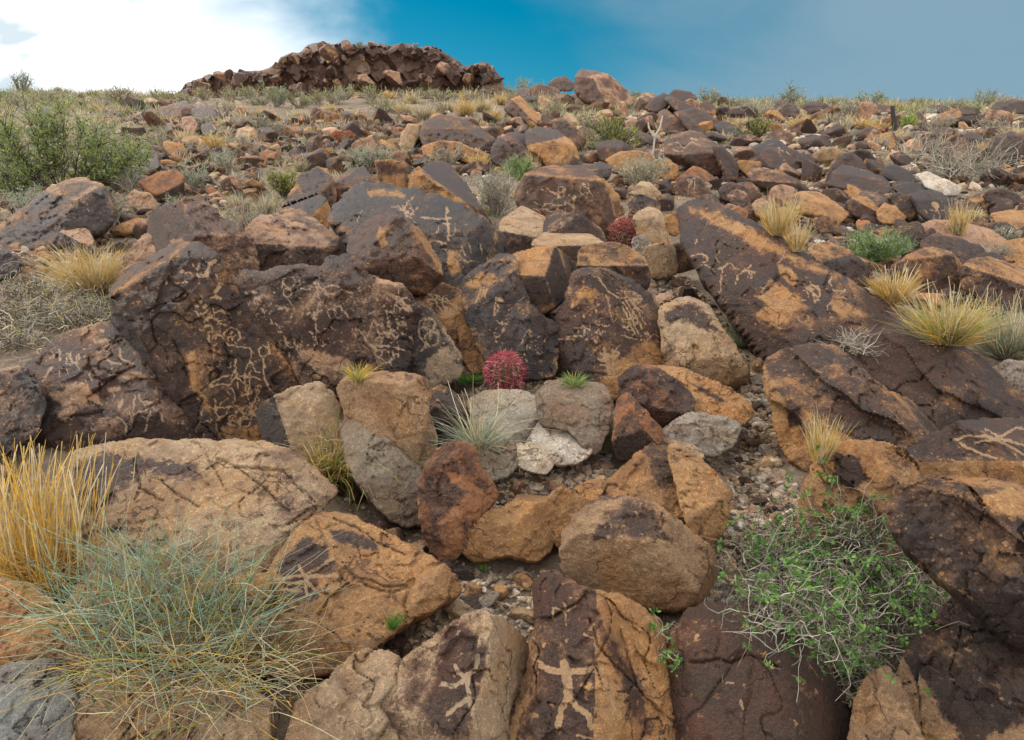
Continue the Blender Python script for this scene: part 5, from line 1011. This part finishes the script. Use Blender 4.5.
# ---- the leafy bush at the left
def leafy_bush():
    b_ = foot(62, 192); m = mpp(62, 192); root = bpy.data.objects.new('leafy_bush', None); C.objects.link(root); root.location = b_
    tag(root, 'large leafy green bush with dark curved branches on the left skyline', 'bush')
    s = Strands(); tips = []; tdir = []
    for (ex, ey), w_ in [((118,128),2.6),((100,120),2.2),((75,112),2.4),((50,110),2.0),((30,118),2.2),((8,130),2.4),((-15,150),2.6),((-20,175),2.6),((140,150),2.2),((90,140),1.8),((60,125),1.8),((20,140),2.0),((128,140),1.8)]:
        for q in range(2):
            e = b_ + np.array([(ex - 62) * m, vg.uniform(-26, 26) * m, (192 - ey) * m * vg.uniform(.8, 1.0)]); t = np.linspace(0, 1, 9)[:, None]
            mid_ = b_ + (e - b_) * .5 + np.array([(ex - 62) * m * .22, 0, -(192 - ey) * m * .22])
            p = (1 - t) ** 2 * b_ + 2 * t * (1 - t) * mid_ + t * t * e + vg.normal(0, .8 * m, (9, 3)) * t
            s.add(p[None], np.linspace(w_, .6, 9)[None] * m, pal('dtwig', 1), True)
            st = p[vg.integers(3, 9, size=44)]; d = vg.normal(0, .9, (44, 3)) + np.array([0, 0, .5]) + (e - b_) / np.linalg.norm(e - b_) * .6
            P2 = wander(st, d, np.full(44, 20 * m) * vg.uniform(.5, 1.3, 44), 5, .25); s.add(P2, taper(44, 5, .75 * m, .4), pal('dtwig', 44), True); tips.append(P2)
    s.build('branches', M_TWIG, b_, root)
    T = np.concatenate(tips); n = 30000; ii = vg.integers(len(T), size=n); j = vg.integers(1, 5, size=n)
    lv = Strands(); d = vg.normal(0, .6, (n, 3)) + np.array([0, 0, .5])
    keep = vg.random(n) < (.35 + .9 * (fbm(T[ii, j] * 1.6, 2, 3) + .3)).clip(0, 1)
    ii, j, d = ii[keep], j[keep], d[keep]; n = len(ii)
    lv.leaves(T[ii, j] + vg.normal(0, 1.5 * m, (n, 3)), d, vg.normal(size=(n, 3)), 4.4 * m * vg.uniform(.6, 1.3, n), 1.0 * m * vg.uniform(.7, 1.2, n), pal('lime green sage lime', n)); lv.build('leaves', M_LEAF, b_, root)
leafy_bush()

# ---- foreground plants
def stem_bush():
    """blue-green jointed stems sprawling over the rocks in the lower left"""
    base = spot(165, 690); m = mps(base); s = Strands()
    def mass(n, cx, cy, rx, ry, L_, cols, w_, up, curl, grav):
        th = vg.uniform(0, 6.283, n); q = np.sqrt(vg.random(n)); x = cx + rx * q * np.cos(th); y = cy + ry * q * np.sin(th)
        st = np.array([spot(a_, min(b2, 760)) for a_, b2 in zip(x, y)]) + np.stack([vg.normal(0, .02, n), vg.normal(0, .02, n), vg.uniform(0, .14, n)], -1)
        d = vg.normal(0, 1, (n, 3)); d[:, 0] += (x - cx) / rx * .9; d[:, 1] -= .25; d[:, 2] = np.abs(d[:, 2]) * up + .1
        P = wander(st, d, L_ * m * vg.uniform(.4, 1.1, n), 8, curl, grav); s.add(P, taper(n, 8, w_ * m, .45), pal(cols, n), True)
    mass(540, 168, 645, 102, 54, 108, 'blue blue blue sage lime', 1.2, 1.1, .07, .02); mass(190, 175, 605, 90, 46, 70, 'blue sage sage', 1.0, 1.2, .12, .0)
    mass(230, 175, 660, 120, 60, 120, 'straw gold straw grey', 1.05, .9, .10, .06); mass(170, 190, 712, 100, 34, 90, 'blue straw gold lime', 1.1, .7, .12, .08)
    mass(70, 270, 690, 40, 26, 95, 'grey straw', 1.5, .9, .14, .04)
    s.build('stem_bush', M_GRASS, base, label='sprawling bush of thin blue-green and straw stems in the lower left foreground', cat='bush')
stem_bush()
def yellow_grass():
    b_ = foot(38, 592); m = mpp(38, 580); s = Strands()
    for x, y in [(10, 590), (45, 596), (-20, 580), (75, 588), (25, 575), (60, 580)]:
        q = foot(x, y); n = 700; P = blades(q, 16 * m, 92 * m, .85, n, 7, .65, (0, 0), .35); s.add(P, taper(n, 7, 1.5 * m), pal('gold gold gold gold straw', n))
        P = blades(q, 22 * m, 52 * m, 1.2, 420, 6, .7); s.add(P, taper(420, 6, 1.4 * m), pal('gold gold lime', 420))
        n = 60; P = blades(q, 16 * m, 168 * m, .26, n, 7, .12, (.06, 0), .6); s.add(P, taper(n, 7, 1.6 * m, .5), pal('straw gold', n))
    s.build('grass_clump', M_GRASS, b_, label='large golden yellow grass clump with tall straight stalks at the left edge', cat='grass clump')
yellow_grass()
grass('yellow-green grass tuft swept to the right in the hollow below the squared tan-orange block', 338, 476, 120, 92, 900, 'gold straw lime olive', .9, (.95, -.45), 1.2, .7)
grass('small bright yellow-green grass tuft at the foot of the broad carved face', 358, 381, 34, 24, 150, 'lime gold', .5, (.1, 0), 1.0)
grass('round golden grass clump at the left above the tangled dry brush', 98, 298, 62, 62, 1500, 'gold straw straw', .35, (.05, 0), 1.0, .95)
grass('wiry grey-green grass tuft arching over the dark angular block', 478, 446, 90, 62, 260, 'sage blue straw grey', .8, (-.25, -.1), 1.1, 1.1, stalks=14)
grass('thin yellow grass tuft growing at the edge of the layered outcrop', 821, 462, 40, 52, 230, 'gold straw', .2, (0, 0), 1.1, .40, stalks=12)
grass('small green-yellow tuft at the foot of the pyramid-shaped boulder', 574, 386, 34, 18, 130, 'lime green', .5, (0, 0), 1.0)
grass('dry brown grass tuft beside the grey-brown block', 606, 452, 32, 52, 240, 'straw grey olive', .5, (0, 0), .9, .5)
grass('big yellow-green grass clump lying against the dark humped outcrop at right', 948, 344, 78, 56, 1100, 'gold straw lime', .45, (-.1, 0), 1.1, .95, stalks=40)
grass('pale green and straw grass clump at the right edge', 1006, 358, 72, 62, 1000, 'sage straw sage grey', .4, (0, 0), 1.0, .85, stalks=50)
grass('orange-gold grass clump with white stalks at the upper edge of the huge tilted slab', 892, 304, 44, 36, 600, 'gold gold straw', .4, (0, 0), 1.0, .75, stalks=36)
grass('golden grass tuft with tall straw stalks right of the light orange boulder foot', 796, 252, 26, 30, 260, 'gold straw', .3, (0, 0), .9, .5, stalks=22)
grass('golden grass tuft uppermost above the huge tilted slab', 778, 236, 40, 40, 420, 'straw gold', .3, (0, 0), .9, .6, stalks=34)
grass('small straw tuft standing on the tan layered ledge', 958, 234, 22, 32, 200, 'gold straw', .2, (0, 0), .9, .4, stalks=16)
grass('low green tuft of fine blades left of the lower red cactus', 470, 382, 44, 14, 420, 'moss', .6, (0, 0), 1.0, 1.2)
grass('low green tuft of fine blades right under the lower red cactus', 500, 380, 34, 9, 240, 'moss', .6, (0, 0), 1.0, 1.3)
grass('thin green blades sprouting between the stones beside the star-carved slab', 392, 628, 20, 20, 90, 'moss', .5, (.3, .2), 1.0)
grass('tiny green sprout under the bent orange block', 484, 572, 12, 14, 40, 'moss', .4, (0, 0), 1.0)
grass('grey-green sprigs at the lower left edge of the huge tilted slab', 742, 346, 40, 44, 170, 'sage green grey', .5, (-.1, 0), 1.1, .7, stalks=10)
def tangle(label, spots, n, L_, cols, w_, lcols=None, nl=0, curl=.42, cat='shrub', name='twiggy_shrub', leaf=4.2, lift=.03, up=.5, grav=.02):
    root = bpy.data.objects.new(name, None); C.objects.link(root); b0 = spot(*spots[0][:2]); root.location = b0; tag(root, label, cat)
    s = Strands(); A = []; m = mps(b0)
    for x, y, rad in spots:
        b_ = spot(x, y) + np.array([0, 0, lift]); k = n // len(spots)
        d = vg.normal(0, 1, (k, 3)); d[:, 2] = np.abs(d[:, 2]) * up + .1
        st = b_ + vg.normal(0, 1, (k, 3)) * np.array([rad, rad, rad * .5]) * m * .45; st[:, 2] = np.maximum(st[:, 2], b_[2] - .02)
        P = wander(st, d, L_ * m * vg.uniform(.4, 1.1, k), 12, curl, grav); s.add(P, taper(k, 12, w_ * m, .35), pal(cols, k), True); A.append(P)
    s.build('twigs', M_TWIG, b0, root); T = np.concatenate(A)
    if nl:
        lv = Strands(); ii = vg.integers(len(T), size=nl); j = vg.integers(5, 12, size=nl); c = T[ii, j]
        for q in range(6):
            lv.leaves(c + vg.normal(0, 1.2 * m, (nl, 3)), vg.normal(0, 1, (nl, 3)) + np.array([0, -.4, .5]), vg.normal(size=(nl, 3)), leaf * m * vg.uniform(.7, 1.5, nl), leaf * .75 * m * vg.uniform(.7, 1.2, nl), pal(lcols, nl))
        lv.build('leaves', M_LEAF, b0, root)
    return root
tangle('tangled twiggy grey shrub with small bright green leaves, lower right', [(842, 690, 30), (800, 640, 60), (860, 640, 60), (780, 590, 50), (840, 590, 60), (890, 620, 40), (850, 555, 40)], 1700, 100, 'twig grey dtwig grey dtwig', 1.15, 'leaf', 1700, lift=.08, leaf=4.3, up=.9, grav=.03)
tangle('tangle of dry pale brush filling the slope at the left edge', [(15, 345, 40), (50, 322, 50), (10, 320, 50), (70, 310, 50), (100, 316, 26), (30, 295, 50), (80, 325, 30)], 1500, 36, 'grey twig straw grey dtwig', 1.1, 'olive', 260, leaf=2.2, up=.7, lift=.02)
tangle('small bleached twig bush on the dark humped outcrop', [(856, 356, 18), (848, 350, 12)], 90, 30, 'twig grey', 1.2, up=1.2, curl=.2)
tangle('sprig of green leaves between the human-figure boulder and the round rust-brown boulder', [(664, 664, 8), (660, 640, 8)], 26, 30, 'twig', 1.0, 'leaf', 34, leaf=4.0)
tangle('dead grey leafless bush in the right middle distance', [(962, 178, 20), (940, 176, 20), (985, 176, 20)], 240, 46, 'grey twig grey', 1.0, up=1.6, curl=.22, name='dead_bush', cat='bush')
tangle('pale dead twigs left of the dead grey bush', [(924, 156, 34)], 110, 30, 'grey twig', .8, up=1.6, curl=.2, name='dead_bush', cat='bush')

# ---- shrubs on the slope
shrub('feathery deep green shrub beside the light orange flat-faced boulder at right', 874, 262, 82, 44, 'green green sage', 'green', 60, 4200, 3.4, .22)
shrub('olive shrub growing in front of the largest skyline boulder', 612, 150, 70, 44, 'olive olive lime', 'dtwig', 34, 3200, 2.2, .4)
shrub('dense dark lower shrub under the olive shrub near the skyline boulder', 600, 158, 44, 24, 'sage grey green', 'dtwig', 24, 900, 2.0, .35)
shrub('grey-green dry shrub left of the big carved boulder', 498, 212, 62, 50, 'sage grey grey', 'twig', 46, 2300, 2.6, .25)
shrub('pale sage shrub in front of the crooked white stick', 640, 192, 64, 40, 'sage sage straw', 'twig', 46, 2600, 2.4, .25)
shrub('yellow-green leafy shrub at the left of the dark rubbed-corner blocks', 286, 196, 50, 30, 'olive lime olive', 'dtwig', 26, 1700, 2.4, .5)
shrub('grey-green twiggy shrub right of the blue-grey fractured outcrop', 112, 222, 34, 36, 'sage green grey', 'twig', 26, 800, 2.2, .3)
shrub('tan and grey dry shrub above the brown blocky boulder', 246, 234, 52, 44, 'grey straw sage', 'twig', 44, 1700, 2.6, .25)
shrub('pale green low shrub above the domed boulder', 372, 166, 64, 28, 'sage sage blue', 'twig', 36, 2200, 2.2, .25)
shrub('dry reddish twig shrub in front of the wide brown upper-middle boulder', 448, 164, 44, 30, 'grey straw', 'twig', 34, 500, 1.8, .25)
shrub('bright green tufted shrub below the tan-brown hollowed boulder', 520, 178, 40, 26, 'sage lime green', 'green', 30, 1500, 2.6, .2)
shrub('green shrub at the foot of the cliff with pale trunk', 276, 108, 40, 26, 'green olive sage', 'grey', 22, 1500, 1.8, .35)
shrub('round olive shrub on the right skyline near the slab stack', 755, 140, 40, 30, 'olive lime olive', 'dtwig', 22, 1400, 1.8, .4)
shrub('small grey-green shrub at the right edge above the layered ledge', 1000, 262, 40, 30, 'sage grey', 'twig', 26, 800, 2.0, .3)
for x, y, w_, h_, c, a in [(22,215,52,36,'blue sage','pale blue-green'),(130,192,30,26,'blue sage','pale blue-green'),(198,186,46,34,'sage blue','pale sage'),(180,210,34,24,'sage green','pale sage'),(10,185,40,28,'sage straw','pale sage'),(240,150,46,22,'grey sage','grey'),(282,136,26,18,'sage straw','pale sage'),
        (226,172,44,26,'sage blue','pale sage'),(222,118,40,20,'grey straw','grey'),(160,150,26,22,'olive sage','olive'),(345,100,34,18,'olive lime','olive'),(385,112,40,20,'olive lime','olive'),(455,86,30,12,'olive lime','olive'),(318,104,24,16,'lime olive','yellow-green'),(250,100,30,16,'lime olive','yellow-green'),
        (420,92,24,12,'olive','olive'),(355,176,30,18,'sage green','pale sage'),(555,112,22,16,'olive lime','olive'),(562,100,22,14,'olive sage','olive'),(770,128,40,16,'sage straw','pale sage'),(850,112,40,16,'sage straw','pale sage'),(966,112,40,18,'olive lime','olive'),(1000,100,40,14,'olive straw','olive'),(930,114,16,10,'blue','blue-green'),
        (848,140,26,12,'sage blue','pale sage'),(878,150,24,20,'sage straw','pale sage'),(700,142,20,10,'olive','olive'),(1010,150,40,22,'grey sage','grey'),(940,130,44,20,'grey','grey'),(700,336,20,14,'sage','pale sage'),(990,128,40,14,'grey straw','grey'),(1002,238,44,20,'grey sage','grey'),(760,118,60,14,'straw sage','pale sage'),
        (205,103,34,15,'olive lime','olive'),(232,105,36,18,'lime olive','yellow-green'),(262,104,40,18,'olive sage','olive'),(300,107,40,18,'olive lime','olive'),(335,103,40,16,'lime sage','yellow-green'),(372,104,44,18,'olive lime','olive'),(408,103,40,15,'olive sage','olive'),(440,102,44,15,'lime olive','yellow-green'),(478,102,44,14,'olive sage','olive'),(508,103,30,12,'olive','olive'),(185,105,40,14,'olive lime','olive'),(50,108,50,16,'olive lime','olive'),(120,106,50,14,'olive straw','olive'),(160,104,40,14,'lime olive','yellow-green'),(20,112,40,16,'green olive','green'),(205,130,40,22,'sage grey','grey'),(258,128,36,18,'sage','pale sage'),(400,170,22,16,'grey','grey'),(432,165,34,16,'grey sage','grey'),(30,236,24,18,'sage','pale sage'),(988,236,30,14,'sage','pale sage'),(925,205,18,12,'olive','olive'),(1008,236,18,14,'olive lime','olive')]:
    shrub(None, x, y, w_, h_, c, 'twig', 22, int(w_ * h_ * .75), 1.9, .3, group='low shrubs on the hillside', auto=a)
gt = np.random.default_rng(21)
for x, y, w_, h_ in [(186,142,26,18),(215,148,22,18),(240,206,24,20),(120,190,24,12),(46,186,18,16),(76,182,24,16),(265,210,20,22),(300,120,22,12),(405,112,30,16),(425,118,30,20),(445,112,30,18),(465,116,28,18),(482,112,26,16),(438,102,26,12),(470,100,26,12),(412,104,24,12),(390,100,22,10),(492,122,22,16),(500,104,20,12),(350,122,20,12),(330,112,18,10),(225,136,20,12),(545,104,20,12),
        (800,126,34,16),(830,122,30,14),(780,140,30,16),(725,128,22,12),(742,124,30,14),(860,126,30,14),(700,168,16,10),(726,140,16,10),(880,128,24,12),(985,150,26,14),(1012,138,30,16),(944,146,24,12),(900,140,20,12),(690,122,10,8),(820,108,26,8),(960,104,26,8),(860,106,26,8),(735,108,22,8),(905,160,20,12),(975,220,16,12),(842,128,22,12),(890,104,26,10),(150,118,24,12),(100,112,26,10),(230,112,26,12),(265,118,22,12),(535,168,22,20),(478,166,22,18),(690,212,12,12),(566,128,16,12),(1005,118,30,12),(925,190,16,10),(240,190,22,18),(300,170,18,14)]:
    a = ['straw', 'straw grey', 'gold straw'][int(gt.integers(3))]
    grass(None, x, y, w_, h_, int(w_ * h_ * .75), a, .35, (0, 0), .9, None, group='dry tufts on the hillside', auto={'straw': 'straw-coloured', 'straw grey': 'greyish dry', 'gold straw': 'golden dry'}[a], stalks=6)
for x, y, w_, h_ in [(528,88,44,26),(510,86,20,18),(612,78,34,16),(636,88,20,14),(708,106,40,20),(730,107,30,12),(790,104,34,26),(836,106,24,14),(868,105,40,20),(958,106,22,10),(984,104,34,20),(772,105,16,9),(815,104,18,8),(22,98,30,24),(62,100,22,10),(120,100,30,9),(360,46,14,5),(415,46,12,4),(1014,101,22,12),(690,94,14,8)]:
    shrub(None, x, y, w_, h_, 'olive sage green', 'grey', 16, int(w_ * h_ * .55), 1.5, .5, group='spindly bushes along the skyline', auto='spindly', curl=.2, name='skyline_bush', cat='bush', at=None if y > 60 else np.array([0, 0, HC]) + 50.6 * ray(x, y + 2))

# fine dry growth between the stones, too small to count
def ground_growth():
    s = Strands(); n = 0
    for _ in range(5600):
        y = 98 + 130 * gt.random() ** 1.6; x = gt.uniform(-20, 1045)
        if _ % 5 == 0: x = 512 + math.copysign(gt.uniform(530, 1050), gt.uniform(-1, 1)); y = 98 + 420 * gt.random() ** 1.8
        if in_hero(x, y): continue
        if x > 600 and gt.random() < .5: continue
        b_ = foot(x, y); m = mpp(x, y); k = 14; P = blades(b_, 5 * m, gt.uniform(4, 12) * (1.15 if x < 600 else .8) * m, .8, k, 4, .4); s.add(P, taper(k, 4, .9 * m), pal(['straw', 'grey', 'straw grey', 'sage', 'olive'][int(gt.integers(5))], k))
    for _ in range(1500):
        y = gt.uniform(94, 113); x = gt.uniform(-20, 1045)
        if in_hero(x, y): continue
        b_ = foot(x, y); m = mpp(x, y); k = 16; P = blades(b_, 6 * m, gt.uniform(4, 11) * m, .8, k, 4, .4); s.add(P, taper(k, 4, .9 * m), pal(['straw', 'olive', 'sage', 'olive straw', 'grey', 'green'][int(gt.integers(6))], k))
    s.build('dry_grass', M_GRASS, (0, 0, 0), label='thin dry grass and weeds scattered over the upper slope', cat='dry grass', kind='stuff')
ground_growth()

# ---- cacti, yucca, stump, stick
def barrel(label, px, py, wpx, hpx, scol, back=0.0, name='barrel_cactus', lumps=1, cat='cactus'):
    b_ = foot(px, py); b_ = b_ + np.array([0, back, 0]); m = mpp(px, py); root = bpy.data.objects.new(name, None); C.objects.link(root); root.location = b_; tag(root, label, cat)
    n, k = 66, 22; VV, FF, off = [], [], 0; s = Strands()
    for q in range(lumps):
        cx = (q - (lumps - 1) / 2) * wpx / lumps * m; rx = wpx * .5 * m / (lumps if lumps == 1 else lumps * .9); rz = hpx * .5 * m
        ph = np.linspace(0, math.pi, k)[:, None]; th = np.linspace(0, 2 * math.pi, n, endpoint=False)[None]; rib = .86 + .09 * np.cos(th * 17)
        X = rx * np.sin(ph) ** .85 * np.cos(th) * rib; Y = rx * np.sin(ph) ** .85 * np.sin(th) * rib; Z = rz * np.cos(ph) + 0 * th + rz * .9
        VV.append(np.stack([X + cx, Y, Z], -1).reshape(-1, 3)); i = np.arange(k * n).reshape(k, n)
        FF.append(np.stack([i[:-1], i[1:], np.roll(i[1:], -1, 1), np.roll(i[:-1], -1, 1)], -1).reshape(-1, 4) + off); off += k * n
        for rb in range(17):
            a = rb * 2 * math.pi / 17; tt = np.linspace(.12, 2.5, 17); c = np.stack([rx * np.sin(tt) ** .85 * math.cos(a) * .95 + cx, rx * np.sin(tt) ** .85 * math.sin(a) * .95, rz * np.cos(tt) + rz * .9], -1) + b_
            nr = np.stack([np.sin(tt) * math.cos(a), np.sin(tt) * math.sin(a), np.cos(tt)], -1)
            for sp_ in range(7):
                d = nr + vg.normal(0, .65, nr.shape); d /= np.linalg.norm(d, axis=1, keepdims=True); L_ = hpx * .16 * m * vg.uniform(.6, 1.3, (len(c), 1)); e = c + d * L_ + vg.normal(0, .25, nr.shape) * L_
                s.add(np.stack([c, c + d * L_ * .6, e], 1), taper(len(c), 3, .85 * m, .3), pal(scol, len(c)), True)
    V = np.concatenate(VV); body = make_mesh('body', V, [np.concatenate(FF)], dict(tint=np.tile((.12, .13, .06), (len(V), 1))), True, M_LEAF); link('body', body, (0, 0, 0), root)
    s.build('spines', M_TWIG, b_, root)
barrel('bright crimson round barrel cactus at the foot of the blue-black leaning boulder', 505, 375, 36, 32, 'red', -.05)
barrel('rusty red round barrel cactus between the big carved boulder and the stone column', 623, 246, 30, 30, 'rust red', -.1)
barrel('pair of joined pale red barrel cacti on the upper slope below the cliff', 343, 141, 20, 10, 'rust', 0, lumps=2)
def yucca():
    b_ = foot(908, 126); m = mpp(908, 126); s = Strands(); n = 90
    th = vg.uniform(0, 6.283, n); ti = vg.uniform(0, 1.5, n); D = np.stack([np.cos(th) * np.sin(ti), np.sin(th) * np.sin(ti), np.cos(ti)], -1); t = np.linspace(0, 1, 4)[None, :, None]
    P = b_ + np.array([0, 0, 3 * m]) + D[:, None] * t * 14 * m; s.add(P, np.tile(np.array([1.6, 1.9, 1.3, .15]) * m, (n, 1)), pal('lime green lime', n)); s.build('yucca', M_LEAF, b_, label='bright green spiky yucca beside the weathered stump near the right skyline', cat='yucca')
yucca()
def post(name, label, cat, pts, w_, cols, seed=1):
    """a gnarled upright of round section following picture points"""
    (x0, y0) = pts[0][0]; b_ = foot(x0, y0); m = mpp(x0, y0); s = []; VV, FF, n = [], [], 0
    for line in pts:
        p = np.array([[b_[0] + (x - x0) * m, b_[1], b_[2] + (y0 - y) * m] for x, y in line]); t = np.linspace(0, 1, len(p)); tt = np.linspace(0, 1, 14)
        q = np.stack([np.interp(tt, t, p[:, i]) for i in range(3)], -1); k = 9; th = np.linspace(0, 6.283, k, endpoint=False)
        rr = w_ * m * .5 * (1 - .45 * tt)[:, None] * (1 + .35 * fbm(np.c_[np.repeat(tt, k) * 6, np.tile(np.cos(th), 14) * 2, np.tile(np.sin(th), 14) * 2], 3, seed).reshape(14, k))
        V = q[:, None, :] + np.stack([rr * np.cos(th), rr * np.sin(th), rr * 0], -1); V[-1] += np.array([0, 0, .3 * w_ * m]) * 0
        i = np.arange(14 * k).reshape(14, k); f = np.stack([i[:-1], np.roll(i[:-1], -1, 1), np.roll(i[1:], -1, 1), i[1:]], -1).reshape(-1, 4); VV += [V.reshape(-1, 3), q[-1:]]
        cap = np.stack([i[-1], np.roll(i[-1], -1), np.full(k, 14 * k)], -1); FF.append((f + n, cap + n)); n += 14 * k + 1
    V = np.concatenate(VV); me = make_mesh(name, V - b_, [np.concatenate([a for a, _ in FF]), np.concatenate([c for _, c in FF])], dict(tint=pal(cols, 1).repeat(len(V), 0)), True, M_TWIG)
    link(name, me, tuple(b_), None, label, cat)
post('tree_stump', 'dark weathered upright stump left of the yucca near the right skyline', 'stump', [[(896, 130), (893, 120), (890, 106)]], 6.5, 'dtwig', 4)
post('dead_branch', 'crooked white forked stick standing on the slope left of the slab stack', 'dead branch', [[(648, 160), (653, 148), (654, 134), (652, 128)], [(653, 134), (648, 126), (647, 120)], [(654, 134), (659, 125), (661, 114)]], 2.4, 'twig', 5)
flush_labels()
